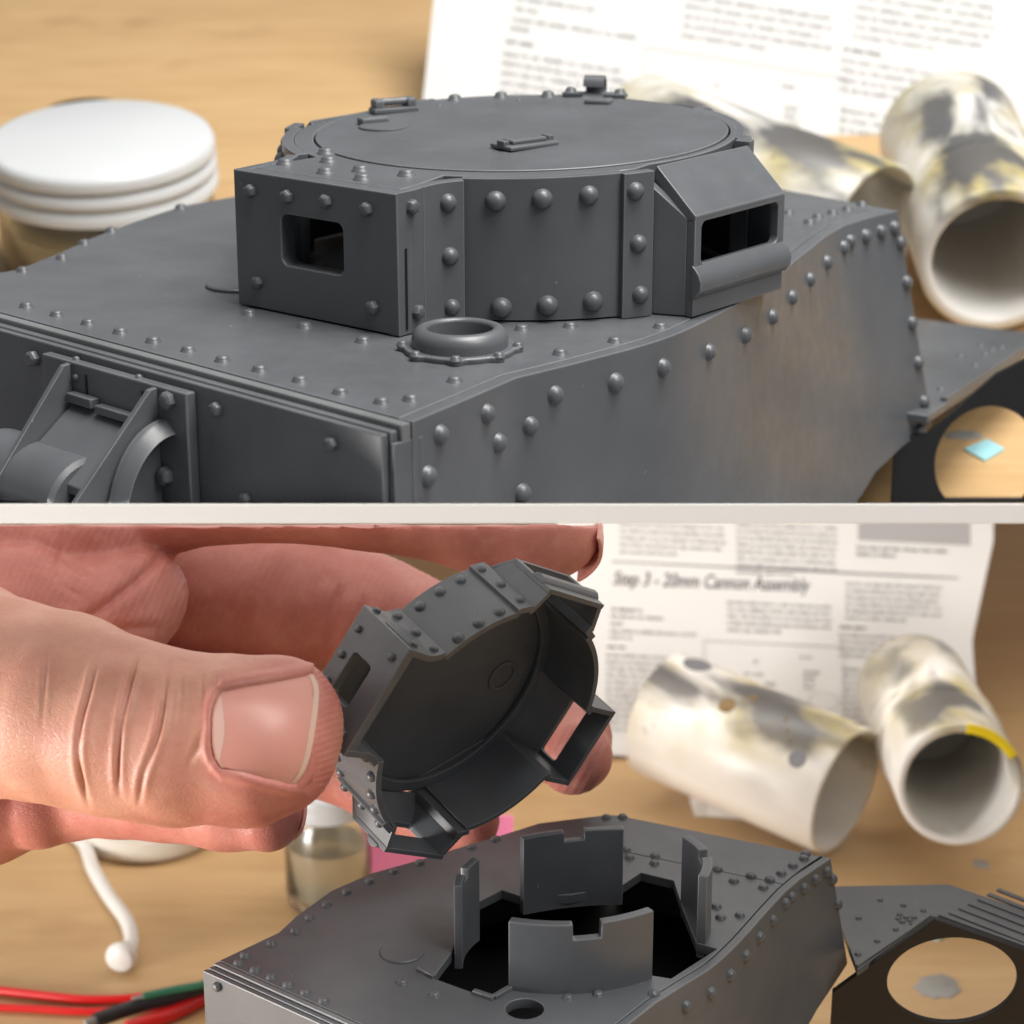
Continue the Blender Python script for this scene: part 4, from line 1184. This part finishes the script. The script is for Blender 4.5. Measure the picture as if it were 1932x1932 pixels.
# instruction sheets
RT_ = random.Random(11)
def make_sheet(label, page3d, right, top, bottom, leftx):
    base = page3d(1400, 1440)
    sh = root('instruction_sheet', base); BASE[sh.name] = base
    tag(sh, label, 'paper', 'instruction sheets')
    nu, nw = 46, 36; vs = []
    for j in range(nw+1):
        for i in range(nu+1):
            y = top+(bottom-top)*j/nw; x = leftx+(right(y)-leftx)*i/nu
            vs.append(page3d(x, y+(x-1155)*.048))
    n = len(vs); nrm = page3d(0, 0, True); vs += [v-nrm*.12 for v in vs]; m = nu+1; fs = []
    for j in range(nw):
        for i in range(nu):
            a = j*m+i; fs.append((a, a+m, a+m+1, a+1)); fs.append((n+a, n+a+1, n+a+m+1, n+a+m))
    for i in range(nu):
        fs.append((i, i+1, n+i+1, n+i)); a = nw*m+i; fs.append((a+1, a, n+a, n+a+1))
    for j in range(nw):
        a = j*m; fs.append((a+m, a, n+a, n+a+m)); a = j*m+nu; fs.append((a, a+m, n+a+m, n+a))
    part('page', vs, fs, 'paper', sh, 0, None, 2, 60)
    tv, tf_, lv, lf = [], [], [], []
    def quad(x0, y0, x1, y1, V_, F_, sk=.048, shear=0.):
        k = len(V_)
        for x, y in ((x0, y0), (x0, y1), (x1, y1), (x1, y0)):
            V_.append(page3d(x, y+(x-1155)*sk)+nrm*.05)
        F_.append((k, k+1, k+2, k+3))
    def block(x0, x1, y0, n, lh, bold=False, last=.6):
        for l in range(n):
            y = y0+l*lh; x = x0; xe = x1 if l < n-1 else x0+(x1-x0)*last
            xe -= RT_.uniform(0, 10)
            while x < xe-6:
                for c_ in range(RT_.randint(2, 8)):
                    if x > xe: break
                    wq = RT_.uniform(1.6, 4.0); hh = RT_.choice((5.0, 5.0, 5.4, 7.6)); top_ = y-hh
                    sw = .95 if not bold else 1.5
                    quad(x, top_, x+sw, y, tv, tf_)
                    if wq > 2.3: quad(x+wq-sw, y-5., x+wq, y, tv, tf_); yy_ = RT_.choice((y-5., y-1.0, y-3)); quad(x+sw, yy_, x+wq-sw, yy_+.9, tv, tf_)
                    x += wq+1.1
                x += 3.2
    ly = lambda zy: 970.7+zy*.4281
    lx = lambda zx: 1105+zx*.4281
    block(lx(150), lx(620), 990, 5, 13.2); block(lx(665), lx(1115), 980, 8, 13.0)
    block(lx(1195), lx(1620), ly(100), 2, 12.5, True, .4)
    quad(lx(1200), 950, lx(1695), ly(62), lv, lf)
    quad(lx(115), ly(205), lx(1640), ly(210), tv, tf_)
    block(lx(115), lx(260), ly(425), 1, 12, True, 1); block(lx(110), lx(545), ly(455), 1, 12); block(lx(110), lx(240), ly(488), 1, 12)
    block(lx(105), lx(495), ly(520), 2, 12, False, .25); block(lx(95), lx(185), ly(590), 1, 12, True, 1)
    block(lx(90), lx(480), ly(628), 12, 12.6); 
    block(lx(625), lx(1085), ly(370), 5, 12.8); block(lx(1145), lx(1580), ly(262), 6, 12.8)
    block(lx(1120), lx(1255), ly(455), 1, 12, True, 1); block(lx(1115), lx(1570), ly(490), 4, 12.6); block(lx(1130), lx(1560), ly(640), 14, 12.6)
    for a in ((520, 535, 1140, 539), (520, 535, 523, 1100), (1137, 535, 1140, 1100)):
        quad(lx(a[0]), ly(a[1]), lx(a[2]), ly(a[3]), lv, lf)
    for x0, y0, n_, w_ in ((740, 625, 1, 40), (945, 595, 1, 110), (960, 660, 4, 70), (700, 680, 1, 170), (790, 720, 1, 90)):
        block(lx(x0), lx(x0+w_), ly(y0), n_, 10)
    for k in range(24):
        a0, a1 = 2*math.pi*k/24, 2*math.pi*(k+1)/24
        kx = lambda a: lx(1050+70*math.cos(a)); ky = lambda a: ly(780+40*math.sin(a))
        i0 = len(lv)
        for aa, s_ in ((a0, 1), (a1, 1), (a1, .93), (a0, .93)):
            x_, y_ = lx(1050+70*s_*math.cos(aa)), ly(780+40*s_*math.sin(aa)); lv.append(page3d(x_, y_+(x_-1155)*.048)+nrm*.05)
        lf.append((i0, i0+1, i0+2, i0+3))
    part('printed_text', tv, tf_, 'ink', sh)['kind'] = 'stuff'
    part('printed_rules', lv, lf, 'ink_light', sh)['kind'] = 'stuff'
    fc = bpy.data.curves.new('t', 'FONT'); fc.body = 'Step 3 - 20mm Cannon Assembly'; fc.shear = .28; fc.size = 1; fc.offset = .012; fc.resolution_u = 3
    fo = bpy.data.objects.new('t', fc); COL.objects.link(fo)
    tm = bpy.data.meshes.new_from_object(fo.evaluated_get(bpy.context.evaluated_depsgraph_get())); bpy.data.objects.remove(fo)
    xs = [v.co.x for v in tm.vertices]; s = (1529-1157)/(max(xs)-min(xs)); x0 = min(xs)
    off = BASE[sh.name]
    for v in tm.vertices:
        x_ = 1157+(v.co.x-x0)*s; y_ = 1103-v.co.y*s*1.35
        v.co = (page3d(x_, y_+(x_-1155)*.036)+nrm*.06-off)*MM
    o = put('heading_text', tm, 'ink', sh)
    return sh
pl_n = Vector((.06, -math.cos(math.radians(20)), math.sin(math.radians(20)))).normalized()
pl_o = onz(1160, 1428, ZB+.3)
def page_l(x, y, nrm=False):
    if nrm: return pl_n
    c = max(0, (x-1640)/230.)*max(0, (y-960)/480.); b = max(0, (y-1330)/110.)
    return hit(x, y, pl_o, pl_n)+pl_n*(7.5*c*c+1.0*b*b)
make_sheet('printed sheet headed with cannon assembly step, propped behind the raised turret', page_l, lambda y: 1874-44*min(1, max(0, (y-985)/190.))+6*max(0, (y-1180)/200.), 942, 1424, 1050)
pu_n = Vector((.03, -math.cos(math.radians(34)), math.sin(math.radians(34)))).normalized()
pu_o = to_board(dep(1200, 420, 398))
cr, sr = math.cos(math.radians(6.1)), math.sin(math.radians(6.1))
def page_u(x, y, nrm=False):
    if nrm: return pu_n
    dx, dy = (x-1327.6)*1.446, (y-1210.4)*1.446
    X_, Y_ = 1218+dx*cr-dy*sr, 92+dx*sr+dy*cr
    return hit(X_, Y_, pu_o, pu_n)
make_sheet('printed sheet with text columns propped on the board behind the mounted turret', page_u, lambda y: 1874, 1010, 1425, 1046)

# sticky note
na, nb_ = onz(700, 1652, ZB+.05), onz(968, 1640, ZB+.05); dn_ = (nb_-na).normalized(); up_ = (Z*.93+Y*.36).normalized()
hn = 7.6
nt = root('sticky_note', (na+nb_)/2); BASE[nt.name] = (na+nb_)/2
tag(nt, 'bright pink sticky note standing on the bench behind the open hull', 'sticky note')
vs = []
for sv_ in (0, 1):
    for k in range(9):
        for i in range(2):
            p = na.lerp(nb_, k/8)+up_*(hn*i)+Vector((-dn_.y, dn_.x, 0))*(.5*math.sin(k/8*math.pi)+.35*sv_); vs.append(p)
f = []
for k in range(8):
    a = 2*k; f += [(a, a+2, a+3, a+1), (18+a, 18+a+1, 18+a+3, 18+a+2), (a, 18+a, 18+a+2, a+2), (a+1, a+3, 18+a+3, 18+a+1)]
f += [(0, 1, 19, 18), (16, 34, 35, 17)]
part('note_leaf', vs, f, 'pink', nt, 0)
part('glue_strip', *box_vf((na+nb_)/2+up_*.5+Vector((-dn_.y, dn_.x, 0))*1.2, dn_, up_, dn_.cross(up_), 12, .8, .15), 'pink', nt, 0)

# cord with a knob
cpx = [(70, 1520), (118, 1560), (158, 1592), (176, 1640), (205, 1690), (238, 1736), (248, 1770), (244, 1795), (236, 1806)]
cpth = spline([onz(x, y, ZB+1.35) for x, y in cpx], 8)
cd = root('pull_cord', onz(235, 1815, ZB)); BASE[cd.name] = onz(235, 1815, ZB)
tag(cd, 'white cord curling over the bench and ending in a flared knob', 'cord')
v, f = tube_vf(cpth, 1.0, 14); part('cord', v, f, 'cordw', cd, 0)
kd = (cpth[-1]-cpth[-9]).normalized(); kp = cpth[-1]-kd*.9+Z*.75
lathe_part('knob', [(.01, -.4), (1.1, -.3), (1.35, .6), (1.9, 1.5), (2.1, 2.1), (2.0, 2.7), (1.5, 3.1), (.01, 3.2)], kp, kd, 'cordw', cd, 32)

# red leads in the corner
def lead(name, label, px_, z_, r, mat, group=None):
    pth = spline([onz(x, y, ZB+z_) for x, y in px_], 8); mid = pth[len(pth)//2]; b = Vector((mid.x, mid.y, ZB))
    o = root(name, b); BASE[o.name] = b; tag(o, label, 'wire', group)
    v, f = tube_vf(pth, r, 12); part('jacket', v, f, mat, o, 0)
    e = pth[0]; v, f = lathe_vf([(.01, -.05), (r*.55, -.05), (r*.55, 1.4), (.01, 1.4)], e, (pth[0]-pth[1]), 10); part('bare_end', v, f, 'stain', o, 0)
    return o
lead('red_wire', 'red insulated wire lying along the bench in front of the cord knob', [(-60, 1862), (60, 1876), (170, 1886), (280, 1880), (372, 1862), (420, 1850)], .7, .6, 'red', 'red wires')
lead('red_wire', 'second red insulated wire running below the first red one', [(-60, 1898), (60, 1903), (170, 1908), (300, 1900), (400, 1880)], .6, .5, 'red', 'red wires')
lead('red_wire', 'thick red wire beside the front corner of the open hull', [(240, 1940), (320, 1915), (372, 1890), (410, 1872)], 1.0, .95, 'red', 'red wires')
lead('black_lead', 'black rubber lead among the red wires at the hull corner', [(180, 1925), (260, 1898), (330, 1880), (376, 1866), (420, 1852)], 2.4, .95, 'dark')
lead('green_wire', 'dark green wire lying over the red wires', [(270, 1880), (330, 1867), (380, 1858), (420, 1846)], 3.6, .5, 'green')

# scraps and spills on the two wood surfaces
def scrap(name, label, cat, pts, th, mat, nrm=Z):
    c = sum(pts, Vector((0, 0, 0)))/len(pts)
    vs = [p+nrm*.03 for p in pts]+[p+nrm*(.03+th) for p in pts]; m = len(pts)
    o = root(name, c); BASE[o.name] = c; tag(o, label, cat)
    part('card' if cat == 'scrap' else 'film', vs, [tuple(range(m))[::-1], tuple(range(m, 2*m))]+[(i, (i+1) % m, m+(i+1) % m, m+i) for i in range(m)], mat, o, .02)
    c2 = c.lerp(pts[0], .45)
    part('torn_fibre', *box_vf(c2+nrm*(th+.1), X, Y, Z, .5, .3, .1), mat, o, 0)
    return o
def brd(x, y): o = Vector((0, Y1, zu(Y1))); return hit(x, y, o, NB)
scrap('blue_scrap', 'pale blue card scrap on the board behind the round hull hole', 'scrap', [brd(*p) for p in ((1818, 850), (1862, 832), (1895, 850), (1858, 872))], .3, 'cyan', NB)
scrap('blue_scrap', 'pale blue scrap seen through the round hole of the open hull', 'scrap', [onz(*p, ZB) for p in ((1726, 1762), (1760, 1750), (1796, 1758), (1770, 1776))], .3, 'cyan')
scrap('grey_scrap', 'tiny grey card offcut lying alone on the bench right of the tubes', 'scrap', [onz(*p, ZB) for p in ((1836, 1626), (1862, 1630), (1866, 1640), (1840, 1636))], .4, 'stain')
def blob(c, rx, ry, on, n=18, seed=1):
    rg = random.Random(seed); return [on(c[0]+rx*math.cos(2*math.pi*k/n)*rg.uniform(.75, 1.1), c[1]+ry*math.sin(2*math.pi*k/n)*rg.uniform(.75, 1.1)) for k in range(n)][::-1]
scrap('paint_spill', 'dried grey paint spill inside the round hole of the open hull', 'paint spill', blob((1770, 1862), 46, 26, lambda x, y: onz(x, y, ZB)), .08, 'stain')
scrap('paint_spill', 'dried dark paint streak on the board under the turreted hull', 'paint spill', blob((1815, 822), 40, 9, brd, 18, 5), .08, 'stain', NB)
